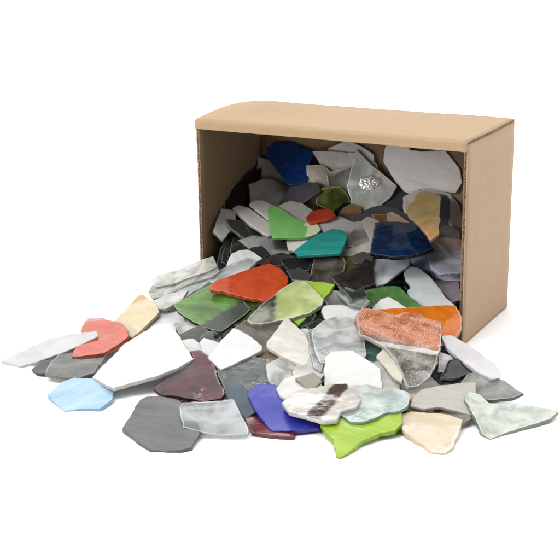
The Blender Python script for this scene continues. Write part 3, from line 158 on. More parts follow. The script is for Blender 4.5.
{'o': [0.01858, -0.07155, 0.02999], 'x': [0.873, 0.4247, 0.2397], 'n': [-0.1505, -0.2328, 0.9608], 'P': [[-0.007, 0.0014], [-0.0012, 0.0141], [0.0082, 0.0058], [0.0039, -0.0092], [-0.004, -0.012]], 'seed': 198, 'k': 'clear', 'c': '3c4a42', 'l': 'deep green clear chip below the clear lime shard', 't': 0.00245, 'milk': 0.4, 'edge': '93a398'},
{'o': [0.03264, -0.08078, 0.02923], 'x': [0.8854, 0.4434, 0.1397], 'n': [-0.0505, -0.2069, 0.977], 'P': [[-0.0082, 0.0036], [0.002, 0.0121], [0.0079, 0.0038], [0.003, -0.0092], [-0.0047, -0.0102]], 'seed': 199, 'k': 'clear', 'c': '4b5850', 'l': 'green grey clear chip left of the white elongated shard', 't': 0.00245, 'milk': 0.4, 'edge': 'a3afa7'},
{'o': [0.04398, -0.03915, 0.04203], 'x': [0.8824, 0.4641, 0.078], 'n': [-0.0426, -0.0862, 0.9954], 'P': [[-0.0133, 0.0115], [-0.0048, 0.023], [0.004, 0.0095], [0.0122, -0.01], [0.0068, -0.0216], [-0.005, -0.0124]], 'seed': 200, 'k': 'clear', 'c': 'a9b0aa', 'l': 'narrow clear chip between sage green and brown black ones', 't': 0.00245, 'milk': 0.45, 'edge': 'cfd4cf'},
{'o': [0.04351, -0.03593, 0.0448], 'x': [0.882, 0.4709, -0.0188], 'n': [0.0953, -0.1393, 0.9857], 'P': [[-0.0126, 0.0123], [-0.0022, 0.0002], [0.0076, 0.0073], [0.01, -0.0064], [-0.0028, -0.0134]], 'seed': 201, 'k': 'clear', 'c': '4a5a4c', 'l': 'dark green clear chip under the brown black shard', 't': 0.00245, 'milk': 0.4, 'edge': '8fa091'},
{'o': [0.03399, -0.09935, 0.02586], 'x': [0.8846, 0.3676, 0.2871], 'n': [-0.1356, -0.3864, 0.9123], 'P': [[-0.0056, 0.0145], [0.0007, 0.0118], [0.005, -0.0078], [0.0025, -0.0166], [-0.0027, -0.002]], 'seed': 202, 'k': 'milk', 'c': 'd5d7d2', 'l': 'small frosty chip right of the tall cream shard', 't': 0.00245, 'milk': 0.7},
{'o': [0.05843, -0.12422, 0.01878], 'x': [0.8692, 0.3986, 0.2927], 'n': [-0.1814, -0.2937, 0.9385], 'P': [[-0.0025, 0.0183], [0.0048, 0.0059], [0.0025, -0.0153], [-0.0048, -0.0088]], 'seed': 203, 'k': 'clear', 'c': '78857d', 'l': 'clear green grey chip left of the white six-sided one', 't': 0.00245, 'milk': 0.45, 'edge': 'bcc4bd'},
{'o': [0.06329, -0.14122, 0.01646], 'x': [0.8789, 0.4293, 0.2078], 'n': [-0.1156, -0.231, 0.9661], 'P': [[-0.0052, 0.0129], [0.0022, 0.0158], [0.0058, -0.0114], [0.0013, -0.0153], [-0.0041, -0.002]], 'seed': 204, 'k': 'op', 'c': '4d5c22', 'l': 'olive green chip in the gap above the striped shard', 't': 0.00245},
{'o': [-0.10635, -0.08617, 0.01244], 'x': [0.881, 0.4502, 0.1452], 'n': [-0.0801, -0.1605, 0.9838], 'P': [[-0.0229, -0.0093], [-0.01, 0.0192], [0.0066, 0.0417], [0.0167, 0.0198], [0.022, -0.0094], [0.0115, -0.0209], [-0.0065, -0.0186], [-0.0175, -0.0223]], 'seed': 205, 'k': 'op', 'c': 'efeff2', 'l': 'white shard with lavender tint behind the large white one on the left', 't': 0.00245},
{'o': [-0.06685, -0.10355, 0.01922], 'x': [0.8837, 0.4183, 0.2101], 'n': [-0.0968, -0.2758, 0.9563], 'P': [[-0.0141, 0.0152], [0.0042, 0.0113], [0.0116, -0.0039], [0.0057, -0.0138], [-0.0074, -0.0088]], 'seed': 206, 'k': 'clear', 'c': 'c9cac4', 'l': 'frosty clear chip left under the dark green shard', 't': 0.00245, 'milk': 0.5},
{'o': [-0.05612, -0.11553, 0.01868], 'x': [0.8839, 0.4202, 0.2055], 'n': [-0.0937, -0.2714, 0.9579], 'P': [[-0.0129, 0.0071], [0.0058, 0.0154], [0.013, 0.0005], [0.0027, -0.0136], [-0.0086, -0.0094]], 'seed': 207, 'k': 'clear', 'c': '56583f', 'l': "olive grey clear shard under the dark green shard's lower edge", 't': 0.00245, 'milk': 0.4},
{'o': [-0.03375, -0.12465, 0.02282], 'x': [0.8854, 0.4589, 0.0747], 'n': [-0.0075, -0.1466, 0.9892], 'P': [[-0.0095, 0.0021], [-0.0054, 0.0116], [0.0006, 0.0139], [0.0087, 0.0057], [0.0081, -0.0175], [-0.0025, -0.0157]], 'seed': 208, 'k': 'clear', 'c': '2b302c', 'l': 'small dark clear shard with pale rim right of the white chips', 't': 0.00245, 'milk': 0.3, 'edge': '9aa09a'},
{'o': [-0.04286, -0.13897, 0.01694], 'x': [0.888, 0.459, 0.0274], 'n': [0.111, -0.2718, 0.9559], 'P': [[-0.0078, 0.0125], [-0.0003, 0.0146], [0.0062, 0.0066], [0.0085, -0.0084], [0.0008, -0.0178], [-0.0073, -0.0076]], 'seed': 209, 'k': 'op', 'c': 'f1f0ee', 'l': 'small white chip at the right tip of the large white shard', 't': 0.00245},
{'o': [-0.02481, -0.14309, 0.02117], 'x': [0.8899, 0.441, 0.1167], 'n': [-0.0041, -0.248, 0.9687], 'P': [[-0.0088, 0.0109], [-0.0054, 0.0173], [0.0072, 0.0076], [0.0095, -0.0107], [0.0025, -0.02], [-0.005, -0.0051]], 'seed': 210, 'k': 'op', 'c': 'eeeef0', 'l': 'rounded white shard left of the white four-sided one', 't': 0.00245},
{'o': [-0.07741, -0.00052, 0.04791], 'x': [0.9148, 0.3751, 0.1498], 'n': [0.0818, -0.5353, 0.8407], 'P': [[-0.0142, -0.0058], [-0.0102, 0.0074], [-0.0024, 0.0107], [0.0045, 0.0106], [0.0177, -0.0022], [0.0083, -0.0085], [-0.0037, -0.0121]], 'seed': 211, 'k': 'milk', 'c': 'dfe0dc', 'l': 'frosted white shard tip behind the orange red shard', 't': 0.00245, 'milk': 0.8},
{'o': [-0.09155, -0.03368, 0.03367], 'x': [0.8453, 0.3789, 0.3768], 'n': [-0.2681, -0.3093, 0.9124], 'P': [[-0.0519, -0.0019], [-0.0363, 0.0101], [-0.0085, 0.0128], [0.0171, 0.0191], [0.0354, 0.0215], [0.0431, 0.0053], [0.0344, -0.0086], [0.0157, -0.0142], [-0.0157, -0.0189], [-0.0333, -0.0251]], 'seed': 212, 'k': 'milk', 'c': 'b3bbbd', 'l': 'long bluish grey shard under the clear slabs on the left', 't': 0.00245, 'milk': 0.6},
{'o': [-0.11654, -0.05778, 0.02155], 'x': [0.8562, 0.416, 0.3063], 'n': [-0.2232, -0.2369, 0.9455], 'P': [[-0.0167, 0.0078], [-0.003, 0.0144], [0.017, 0.0102], [0.0129, -0.0073], [-0.0004, -0.0158], [-0.0098, -0.0092]], 'seed': 213, 'k': 'milk', 'c': 'd6d5d0', 'l': 'small frosty chip under the left end of the clear slabs', 't': 0.00245, 'milk': 0.6},
{'o': [-0.12244, -0.02463, 0.02839], 'x': [0.834, 0.3766, 0.4033], 'n': [-0.2992, -0.3056, 0.9039], 'P': [[-0.0342, 0.0076], [-0.0315, 0.0193], [-0.0184, 0.0137], [-0.0033, 0.0063], [0.0233, 0.0066], [0.0317, 0.0091], [0.0355, -0.0107], [0.0283, -0.0161], [0.0074, -0.0113], [-0.0111, -0.0146], [-0.0277, -0.0099]], 'seed': 214, 'k': 'clear', 'c': 'c3c1b1', 'l': 'lower clear slab of the stacked pair left of the box', 't': 0.0042, 'milk': 0.4, 'ham': 1},
{'o': [-0.1283, -0.01465, 0.03281], 'x': [0.853, 0.3254, 0.408], 'n': [-0.263, -0.4071, 0.8747], 'P': [[-0.0315, 0.0102], [-0.027, 0.0153], [-0.0088, 0.0108], [0.0157, 0.01], [0.0284, 0.0075], [0.0332, -0.0124], [0.0218, -0.0141], [0.0026, -0.0118], [-0.0071, -0.0115], [-0.0272, -0.0041]], 'seed': 215, 'k': 'clear', 'c': 'dad9cf', 'l': 'upper frosted slab of the stacked pair left of the box', 't': 0.0035, 'milk': 0.5, 'ham': 1},
{'o': [-0.13291, -0.07893, 0.01384], 'x': [0.8594, 0.4097, 0.3061], 'n': [-0.214, -0.2555, 0.9428], 'P': [[-0.0222, -0.0036], [-0.0111, 0.0233], [-0.0039, 0.0401], [0.0008, 0.0389], [0.0153, 0.0094], [0.0194, -0.0066], [0.0102, -0.0282], [-0.0002, -0.0428], [-0.0084, -0.0305]], 'seed': 216, 'k': 'op', 'c': 'f0dcae', 'l': 'pale cream shard with an amber tip behind the coral one', 't': 0.00245, 'zone': [[0.00015, 0.02741], [-0.00066, 0.04392], 'e0a860', 0.1]},
{'o': [-0.14258, -0.19062, 0.00346], 'x': [0.8759, 0.4533, 0.1651], 'n': [-0.1159, -0.1345, 0.9841], 'P': [[-0.0107, 0.0015], [-0.0021, 0.0148], [0.0078, 0.0071], [0.0101, -0.0155], [-0.0051, -0.0079]], 'seed': 217, 'k': 'op', 'c': '2a2a2b', 'l': 'black chip under the white pointed shard on the far left', 't': 0.00245, 'gl': 0.3},
{'o': [-0.11475, -0.19776, 0.00401], 'x': [0.8808, 0.4729, -0.0238], 'n': [0.1593, -0.2486, 0.9554], 'P': [[-0.0139, 0.0019], [0.0106, 0.0071], [0.0102, -0.0013], [0.0018, -0.005], [-0.0088, -0.0028]], 'seed': 218, 'k': 'op', 'c': 'eadfc8', 'l': 'thin cream rim under the smoky shard on the far left', 't': 0.00245},
{'o': [-0.12028, -0.17931, 0.00658], 'x': [0.8822, 0.4702, 0.0247], 'n': [-0.0267, -0.0024, 0.9996], 'P': [[-0.0207, -0.0206], [-0.0215, 0.0056], [-0.0167, 0.0325], [0.0055, 0.0302], [0.0197, 0.0287], [0.0186, 0.0014], [0.0158, -0.0221], [0.008, -0.0297], [-0.0087, -0.026]], 'seed': 219, 'k': 'clear', 'c': '77756f', 'l': 'smoky grey see-through shard under the coral one', 't': 0.00245, 'milk': 0.45},
{'o': [-0.1693, -0.0895, 0.0045], 'x': [0.8762, 0.4793, -0.0507], 'n': [0.1783, -0.2247, 0.958], 'P': [[-0.0087, 0.0003], [-0.0061, 0.0063], [0.007, 0.0085], [0.0117, -0.0043], [-0.004, -0.0108]], 'seed': 220, 'k': 'op', 'c': 'e9b9a8', 'l': 'pale pink edge showing behind the coral shard', 't': 0.00245},
{'o': [-0.13255, -0.13335, 0.01071], 'x': [0.8837, 0.464, 0.0623], 'n': [-0.019, -0.0975, 0.9951], 'P': [[-0.0175, 0.0264], [-0.014, 0.0361], [-0.0002, 0.0378], [0.0149, 0.0269], [0.0215, 0.0116], [0.023, -0.0024], [0.0168, -0.0167], [0.0083, -0.0303], [-0.0066, -0.0333], [-0.0166, -0.0335], [-0.017, -0.0205], [-0.0126, -0.0022]], 'seed': 221, 'k': 'op', 'c': 'e0603c', 'l': 'coral red shard under the white pointed one', 't': 0.00315, 'c2': 'd5512f'},
{'o': [-0.15462, -0.16035, 0.00798], 'x': [0.8892, 0.4539, 0.0579], 'n': [0.0586, -0.2384, 0.9694], 'P': [[-0.0404, -0.0146], [-0.0067, 0.014], [0.0124, 0.0191], [0.0298, 0.02], [0.0315, 0.0126], [0.0082, -0.0074], [-0.0109, -0.0191], [-0.0239, -0.0245]], 'seed': 222, 'k': 'op', 'c': 'e9e9e8', 'l': 'long pointed white shard at the far left of the spill', 't': 0.0028, 'c2': 'dcdcdc'},
{'o': [-0.0836, -0.22525, 0.00389], 'x': [0.8854, 0.4611, 0.0583], 'n': [0.0084, -0.1411, 0.99], 'P': [[-0.0246, 0.0037], [-0.0171, 0.0205], [-0.0085, 0.0269], [0.008, 0.0248], [0.0235, 0.0048], [0.0236, -0.0082], [0.0168, -0.0214], [0.0025, -0.0197], [-0.0085, -0.0211], [-0.0159, -0.0103]], 'seed': 223, 'k': 'op', 'c': 'a6d4f4', 'l': 'sky blue shard in front on the left', 't': 0.0028, 'c2': 'd2e8f6', 'streak': (1, 0.6)},
{'o': [-0.06966, -0.16232, 0.01482], 'x': [0.8779, 0.4576, 0.141], 'n': [-0.0983, -0.116, 0.9884], 'P': [[-0.0372, -0.0244], [-0.0297, -0.0017], [-0.0209, 0.0275], [-0.0083, 0.0489], [0.0032, 0.0633], [0.0146, 0.061], [0.0221, 0.0355], [0.0284, 0.0135], [0.038, -0.0181], [0.0278, -0.0307], [0.0132, -0.0397], [-0.0074, -0.0448], [-0.0177, -0.0499], [-0.0262, -0.0403]], 'seed': 224, 'k': 'op', 'c': 'f3f3f1', 'l': 'large plain white shard right of the sky blue one', 't': 0.0028},
{'o': [-0.0298, -0.0582, 0.0311], 'x': [0.8916, 0.4469, 0.0729], 'n': [0.0617, -0.2794, 0.9582], 'P': [[-0.0059, 0.0067], [0.0021, 0.0114], [0.007, 0.0007], [0.0024, -0.0114], [-0.0056, -0.0075]], 'seed': 225, 'k': 'op', 'c': 'b4473a', 'l': 'small red brown chip under the orange red shard', 't': 0.00245},
{'o': [-0.05686, -0.06732, 0.03036], 'x': [0.891, 0.43, 0.146], 'n': [-0.022, -0.2804, 0.9596], 'P': [[-0.037, 0.0154], [-0.0149, 0.0378], [0.0223, 0.0182], [0.0309, -0.0116], [0.0171, -0.0373], [-0.0184, -0.0225]], 'seed': 226, 'k': 'clear', 'c': '5c7a34', 'l': 'dark hidden green shard below the forest green one', 't': 0.00245, 'milk': 0.4},
{'o': [-0.06262, -0.07774, 0.02912], 'x': [0.8924, 0.4288, 0.1402], 'n': [-0.0086, -0.2946, 0.9556], 'P': [[-0.0319, 0.0134], [-0.0185, 0.022], [-0.0042, 0.0337], [0.0101, 0.027], [0.0228, 0.0148], [0.0323, -0.0095], [0.0238, -0.0217], [0.0101, -0.0366], [-0.0012, -0.0298], [-0.0164, -0.0136], [-0.027, 0.0004]], 'seed': 227, 'k': 'clear', 'c': '7fb04a', 'l': 'forest green shard with dark grey lower right part', 't': 0.0021, 'c2': '4d8036', 'milk': 0.75, 'streak': (1, -0.6), 'edge': '1d2a18', 'zone': [[0.0013, -0.01496], [0.01128, -0.02577], '3f4742', 0.35]},
{'o': [-0.04558, -0.0431, 0.04256], 'x': [0.8858, 0.4638, 0.0176], 'n': [0.0895, -0.2079, 0.9741], 'P': [[-0.0337, -0.0048], [-0.0285, 0.0062], [-0.0133, 0.0153], [0.0029, 0.0261], [0.0152, 0.0322], [0.0235, 0.0233], [0.0301, 0.008], [0.0284, -0.0097], [0.0204, -0.0234], [0.0117, -0.0276], [-0.0043, -0.0222], [-0.0205, -0.0135], [-0.0319, -0.0097]], 'seed': 228, 'k': 'op', 'c': 'd9562b', 'l': 'large orange red shard in the middle of the spill', 't': 0.00315, 'c2': 'c94822', 'zone': [[-0.0184, -0.00403], [-0.02965, -0.00503], 'e0694c', 0.2]},
{'o': [0.01355, -0.04923, 0.03768], 'x': [0.8913, 0.447, 0.0765], 'n': [0.0529, -0.27, 0.9614], 'P': [[-0.0074, 0.0297], [0.0079, 0.0274], [0.0181, 0.0215], [0.0121, 0.0076], [0.0039, -0.0057], [-0.0059, -0.024], [-0.0122, -0.034], [-0.0167, -0.0225]], 'seed': 229, 'k': 'op', 'c': 'b3dc52', 'l': 'lime yellow shard behind the clear lime one', 't': 0.0028},
{'o': [-0.00188, -0.10308, 0.02599], 'x': [0.8763, 0.479, -0.0516], 'n': [0.173, -0.213, 0.9616], 'P': [[-0.0235, 0.0012], [-0.0139, 0.0152], [0.0091, 0.0235], [0.0207, 0.0173], [0.013, -0.0073], [0.004, -0.0233], [-0.0093, -0.0266]], 'seed': 230, 'k': 'clear', 'c': '8b8576', 'l': 'taupe clear shard between the white ones and the lime one', 't': 0.00245, 'milk': 0.6},
{'o': [0.02106, -0.13398, 0.01992], 'x': [0.8848, 0.4656, 0.0191], 'n': [0.0548, -0.1445, 0.988], 'P': [[-0.0163, -0.0009], [-0.0107, 0.0139], [-0.0003, 0.0195], [0.0101, 0.0066], [0.0159, -0.0087], [0.0071, -0.017], [-0.0059, -0.0134]], 'seed': 231, 'k': 'milk', 'c': 'b5a98c', 'l': 'tan see-through shard under the tall cream one', 't': 0.00245, 'milk': 0.65},
{'o': [-0.00098, -0.06706, 0.03746], 'x': [0.8856, 0.4643, 0.0124], 'n': [0.1055, -0.2273, 0.9681], 'P': [[-0.0299, -0.0209], [-0.0277, -0.0139], [-0.0187, 0.0015], [-0.0046, 0.0216], [0.0082, 0.0363], [0.0154, 0.0345], [0.0231, 0.0205], [0.0298, 0.0068], [0.028, -0.0019], [0.0185, -0.013], [0.003, -0.0194], [-0.0183, -0.0269], [-0.0268, -0.0252]], 'seed': 232, 'k': 'clear', 'c': 'e8ebd8', 'l': 'clear shard with a lime green part in the middle of the spill', 't': 0.0035, 'milk': 0.15, 'edge': 'e9ecdc', 'zone': [[-0.00777, 0.00689], [0.0032, 0.00644], 'd3e096', 0.25]},
{'o': [0.02116, -0.16356, 0.01514], 'x': [0.8901, 0.4512, 0.0638], 'n': [0.0605, -0.2558, 0.9648], 'P': [[-0.0252, 0.0076], [-0.0185, 0.0218], [-0.001, 0.0249], [0.0122, 0.0184], [0.0224, 0.0024], [0.0224, -0.0144], [0.0083, -0.02], [-0.0035, -0.0234], [-0.0171, -0.0173]], 'seed': 233, 'k': 'clear', 'c': 'a3aca6', 'l': 'grey green streaky shard above the cobalt blue one', 't': 0.00245, 'c2': '5d6a64', 'gl': 0.08, 'milk': 0.5, 'ham': 1},
{'o': [0.0407, -0.15177, 0.01779], 'x': [0.8352, 0.5002, -0.2287], 'n': [0.3075, -0.0799, 0.9482], 'P': [[-0.0122, 0.0056], [0.0018, 0.0209], [0.0159, 0.0151], [0.0098, -0.0051], [-0.0048, -0.0223], [-0.0106, -0.0143]], 'seed': 234, 'k': 'milk', 'c': 'c9ccc8', 'l': "frosty shard with a grey band left of the cream one's foot", 't': 0.00245, 'milk': 0.7},
{'o': [0.058, -0.14373, 0.01845], 'x': [0.8849, 0.4619, 0.0593], 'n': [0.0005, -0.1284, 0.9917], 'P': [[-0.0124, -0.0], [-0.0064, 0.018], [0.0067, 0.0193], [0.0133, -0.0005], [0.0057, -0.0177], [-0.0069, -0.019]], 'seed': 235, 'k': 'milk', 'c': 'd9d8d2', 'l': 'frosty white shard under the foot of the tall cream one', 't': 0.00245, 'milk': 0.7},
{'o': [-0.00286, -0.14307, 0.02495], 'x': [0.8876, 0.4602, 0.0182], 'n': [0.1398, -0.3069, 0.9414], 'P': [[-0.0026, 0.0249], [0.0012, 0.0236], [0.0103, 0.0149], [0.0194, 0.004], [0.0194, -0.0006], [0.0108, -0.0093], [-0.002, -0.0189], [-0.0098, -0.0231], [-0.0151, -0.0162], [-0.0198, -0.0081], [-0.0117, 0.0088]], 'seed': 236, 'k': 'op', 'c': 'fbfbfb', 'l': 'bright white four-sided shard left of the tall cream one', 't': 0.00315},
{'o': [0.02907, -0.11588, 0.02638], 'x': [0.8761, 0.478, -0.0634], 'n': [0.1487, -0.1427, 0.9785], 'P': [[-0.0038, 0.0392], [0.0038, 0.0262], [0.0104, 0.0133], [0.0145, -0.0022], [0.0159, -0.0092], [0.0126, -0.0234], [0.0096, -0.0305], [0.0025, -0.027], [-0.0084, -0.0183], [-0.0179, -0.0065], [-0.018, 0.0007], [-0.0129, 0.0128], [-0.0084, 0.0251]], 'seed': 237, 'k': 'op', 'c': 'fffdf6', 'l': 'tall cream white shard with a pointed top at the pile centre', 't': 0.00315, 'c2': 'f4efe3'},
{'o': [0.0433, -0.06056, 0.03447], 'x': [0.8934, 0.4349, 0.1124], 'n': [0.0251, -0.2981, 0.9542], 'P': [[-0.0152, 0.0064], [-0.0127, 0.0129], [-0.0057, 0.0129], [0.0074, 0.009], [0.0179, 0.0029], [0.0188, -0.0095], [0.0063, -0.0151], [-0.0051, -0.013], [-0.0117, -0.0064]], 'seed': 238, 'k': 'op', 'c': 'f8f8f7', 'l': 'white elongated shard left of the orange ones', 't': 0.00315},
{'o': [0.05034, -0.11637, 0.02518], 'x': [0.8875, 0.4504, 0.0978], 'n': [-0.0064, -0.2002, 0.9797], 'P': [[-0.0059, 0.0291], [0.0048, 0.0332], [0.0067, -0.0033], [0.0028, -0.0337], [-0.0027, -0.0272], [-0.0057, 0.002]], 'seed': 239, 'k': 'clear', 'c': 'b9bdba', 'l': 'clear grey shard at the left side of the hammered one', 't': 0.00245, 'milk': 0.45, 'ham': 1},
{'o': [0.08743, -0.09889, 0.02415], 'x': [0.8863, 0.4619, 0.0347], 'n': [0.0553, -0.1798, 0.9821], 'P': [[-0.0086, 0.0155], [0.0006, 0.0207], [0.0076, 0.004], [0.0074, -0.0088], [0.0003, -0.0181], [-0.0073, -0.0133]], 'seed': 240, 'k': 'clear', 'c': '5d8c86', 'l': 'teal tinted clear shard right of the hammered one', 't': 0.00245, 'milk': 0.35, 'edge': '9fb8b4'},
{'o': [0.06086, -0.10057, 0.0283], 'x': [0.8799, 0.4737, -0.0371], 'n': [0.1191, -0.1443, 0.9823], 'P': [[-0.0205, 0.0128], [-0.0118, 0.0284], [-0.0016, 0.0367], [0.0098, 0.0356], [0.015, 0.0189], [0.0194, 0.0041], [0.0186, -0.022], [0.0123, -0.0306], [-0.0079, -0.0342], [-0.015, -0.0318], [-0.0182, -0.0179]], 'seed': 241, 'k': 'milk', 'c': 'dfe4e2', 'l': 'hammered milky clear shard with white swirls', 't': 0.0028, 'c2': 'eceeed', 'milk': 0.5, 'ham': 1, 'streak': (1, 0.8)},
{'o': [0.11, -0.12654, 0.0173], 'x': [0.8679, 0.4862, -0.1018], 'n': [0.1999, -0.1543, 0.9676], 'P': [[-0.0151, 0.0107], [-0.0044, 0.0199], [0.005, 0.0109], [0.0103, -0.0034], [0.0084, -0.0183], [-0.0043, -0.0199]], 'seed': 242, 'k': 'op', 'c': 'e3e0da', 'l': "light stone grey shard under the white one's right edge", 't': 0.00245, 'c2': 'c8c4bd', 'streak': (1, 0.1)},
{'o': [0.10948, -0.11566, 0.02177], 'x': [0.8868, 0.4602, 0.0422], 'n': [0.0514, -0.189, 0.9806], 'P': [[-0.0103, 0.0122], [-0.002, 0.0283], [0.0041, 0.0123], [0.0078, -0.0124], [0.0055, -0.0227], [0.0004, -0.0171], [-0.0055, -0.0006]], 'seed': 243, 'k': 'op', 'c': 'efe9d8', 'l': 'cream shard left of the speckled clear orange one', 't': 0.00245},
{'o': [0.10078, -0.04735, 0.03208], 'x': [0.8581, 0.4987, -0.1222], 'n': [0.2611, -0.2189, 0.9402], 'P': [[-0.0476, -0.0022], [-0.0417, 0.0088], [-0.0119, 0.016], [0.0121, 0.0223], [0.025, 0.0256], [0.0328, 0.0256], [0.0355, 0.0144], [0.0343, -0.0022], [0.0284, -0.0142], [0.0157, -0.0185], [-0.0075, -0.0255], [-0.0301, -0.0264], [-0.0449, -0.0238]], 'seed': 244, 'k': 'clear', 'c': 'f08a2a', 'l': 'bright amber orange see-through shard by the right box edge', 't': 0.0035, 'c2': 'e57414', 'gl': 0.06, 'milk': 0.85},
{'o': [0.10178, -0.08276, 0.02952], 'x': [0.859, 0.4902, -0.1479], 'n': [0.2302, -0.1117, 0.9667], 'P': [[-0.0311, 0.0296], [-0.0259, 0.0414], [-0.0121, 0.0401], [-0.0009, 0.0353], [0.0074, 0.0417], [0.019, 0.0415], [0.0349, 0.0377], [0.0335, 0.0183], [0.0291, -0.0081], [0.0238, -0.0295], [0.0177, -0.0464], [0.0079, -0.0599], [0.0006, -0.0627], [-0.0025, -0.0482], [-0.006, -0.0293], [-0.0121, -0.0131], [-0.0225, -0.003], [-0.0304, 0.0008], [-0.0305, 0.0137]], 'seed': 245, 'k': 'clear', 'c': 'd2d0ca', 'l': 'speckled clear shard with orange upper half and pale rim', 't': 0.0028, 'milk': 0.22, 'edge': 'e9e6df', 'speck': 'f3e9dc', 'zone': [[-0.00022, -0.00355], [0.00202, 0.00539], 'e08a5e', 0.7], 'zone2': [[-0.011, -0.00874], [0.02196, -0.01241], 0.00272, 'e8e5df']},
{'o': [0.08636, -0.13939, 0.01968], 'x': [0.8954, 0.4388, 0.0758], 'n': [0.0932, -0.351, 0.9317], 'P': [[-0.0157, 0.0195], [-0.0112, 0.0256], [0.0046, 0.0249], [0.0228, 0.0035], [0.0227, -0.0215], [0.0039, -0.0236], [-0.0098, -0.0181], [-0.0172, -0.0102]], 'seed': 246, 'k': 'op', 'c': 'fbfbfa', 'l': 'white six-sided shard in front of the hammered one', 't': 0.00315, 'c2': 'eeeeec', 'streak': (1, 0.5)},
{'o': [0.14585, -0.08316, 0.01535], 'x': [0.8869, 0.4605, 0.0367], 'n': [0.0631, -0.1995, 0.9779], 'P': [[-0.0187, -0.0077], [-0.012, 0.0079], [-0.0066, 0.031], [0.0025, 0.0204], [0.0113, 0.0087], [0.021, -0.0055], [0.0139, -0.0154], [0.002, -0.0197], [-0.0135, -0.0198]], 'seed': 247, 'k': 'op', 'c': '242427', 'l': 'black shard under the white rounded one on the right', 't': 0.00245, 'gl': 0.2},
{'o': [0.13941, -0.08464, 0.01832], 'x': [0.875, 0.4818, -0.0478], 'n': [0.2173, -0.3026, 0.928], 'P': [[-0.0053, 0.0112], [0.0032, 0.0083], [0.0082, 0.0009], [0.0013, -0.01], [-0.0074, -0.0104]], 'seed': 248, 'k': 'milk', 'c': 'b9b0b4', 'l': 'lilac grey chip between the speckled shard and the black one', 't': 0.00245, 'milk': 0.7},
{'o': [0.14994, -0.08863, 0.01703], 'x': [0.8609, 0.4922, -0.1286], 'n': [0.2325, -0.1558, 0.96], 'P': [[-0.0059, 0.0093], [0.0027, 0.0134], [0.0122, 0.0074], [0.0094, -0.003], [-0.0033, -0.0125], [-0.015, -0.0145]], 'seed': 249, 'k': 'clear', 'c': '2b2b2e', 'l': 'dark curved clear chip lying on the black shard', 't': 0.00245, 'milk': 0.4, 'edge': '808084'},
{'o': [0.17797, -0.09854, 0.01158], 'x': [0.8878, 0.4582, 0.0437], 'n': [0.064, -0.217, 0.9741], 'P': [[-0.0229, 0.0023], [-0.0141, 0.0167], [-0.0051, 0.0197], [0.0022, 0.0114], [0.0108, 0.0069], [0.0162, -0.0035], [0.0214, -0.01], [0.0109, -0.0152], [-0.0031, -0.0165], [-0.0163, -0.0118]], 'seed': 250, 'k': 'clear', 'c': 'c6c4bc', 'l': 'clear grainy shard with a pointed right end below the white rounded one', 't': 0.00245, 'milk': 0.35, 'ham': 1, 'edge': '8d8c86'},
{'o': [0.15461, -0.07116, 0.01999], 'x': [0.8747, 0.4778, -0.081], 'n': [0.144, -0.0967, 0.9848], 'P': [[-0.0201, 0.0308], [-0.0123, 0.0334], [-0.0051, 0.0249], [0.0062, 0.0094], [0.0148, -0.0074], [0.0174, -0.0187], [0.0153, -0.0275], [0.0093, -0.0296], [0.0006, -0.0207], [-0.009, -0.0059], [-0.0172, 0.011]], 'seed': 251, 'k': 'op', 'c': 'efeef0', 'l': "white rounded shard in front of the box's right corner", 't': 0.00315},
{'o': [0.16507, -0.14473, 0.00549], 'x': [0.8847, 0.4548, 0.1022], 'n': [-0.0328, -0.158, 0.9869], 'P': [[-0.0207, 0.0098], [-0.0052, 0.0135], [0.0127, 0.003], [0.0139, -0.008], [0.0064, -0.0145], [-0.0071, -0.0038]], 'seed': 252, 'k': 'op', 'c': '9c968c', 'l': 'grey brown shard under the pale grey one on the right', 't': 0.00245},
{'o': [0.1423, -0.1476, 0.01043], 'x': [0.8879, 0.4599, 0.0143], 'n': [0.168, -0.353, 0.9204], 'P': [[-0.0111, 0.0081], [-0.0028, 0.0089], [0.0051, 0.0048], [0.0155, -0.0013], [0.0094, -0.0078], [-0.0041, -0.0083], [-0.012, -0.0043]], 'seed': 253, 'k': 'op', 'c': 'e0c791', 'l': 'tan gold shard between the pale aqua and pale grey ones', 't': 0.00245},
{'o': [0.15837, -0.13545, 0.01215], 'x': [0.8715, 0.4846, -0.0748], 'n': [0.199, -0.2101, 0.9572], 'P': [[-0.0255, -0.0101], [-0.0218, 0.0011], [-0.0155, 0.0094], [-0.0024, 0.015], [0.012, 0.0185], [0.0235, 0.0206], [0.0209, 0.0002], [0.0211, -0.0192], [0.0082, -0.0138], [-0.005, -0.0095], [-0.0155, -0.0125]], 'seed': 254, 'k': 'op', 'c': 'cfcac2', 'l': 'pale grey wavy shard left of the pale green pointed one', 't': 0.00245, 'c2': 'bdb7ae', 'streak': (1, -0.1)},
{'o': [0.16278, -0.17428, 0.0052], 'x': [0.8837, 0.4681, 0.001], 'n': [0.0716, -0.1373, 0.9879], 'P': [[-0.0191, 0.0198], [-0.0114, 0.0235], [0.0018, 0.0206], [0.015, 0.0178], [0.0229, 0.0113], [0.0193, -0.001], [0.0122, -0.0224], [0.0069, -0.0292], [-0.0019, -0.0279], [-0.0084, -0.016], [-0.0171, -0.0039], [-0.0201, 0.0073]], 'seed': 255, 'k': 'op', 'c': 'f5e0c0', 'l': 'peach cream shard at the bottom right', 't': 0.0028, 'c2': 'f7e8d2', 'zone': [[0.01452, -0.00818], [0.01943, -0.01068], 'faf3e6', 0.08]},
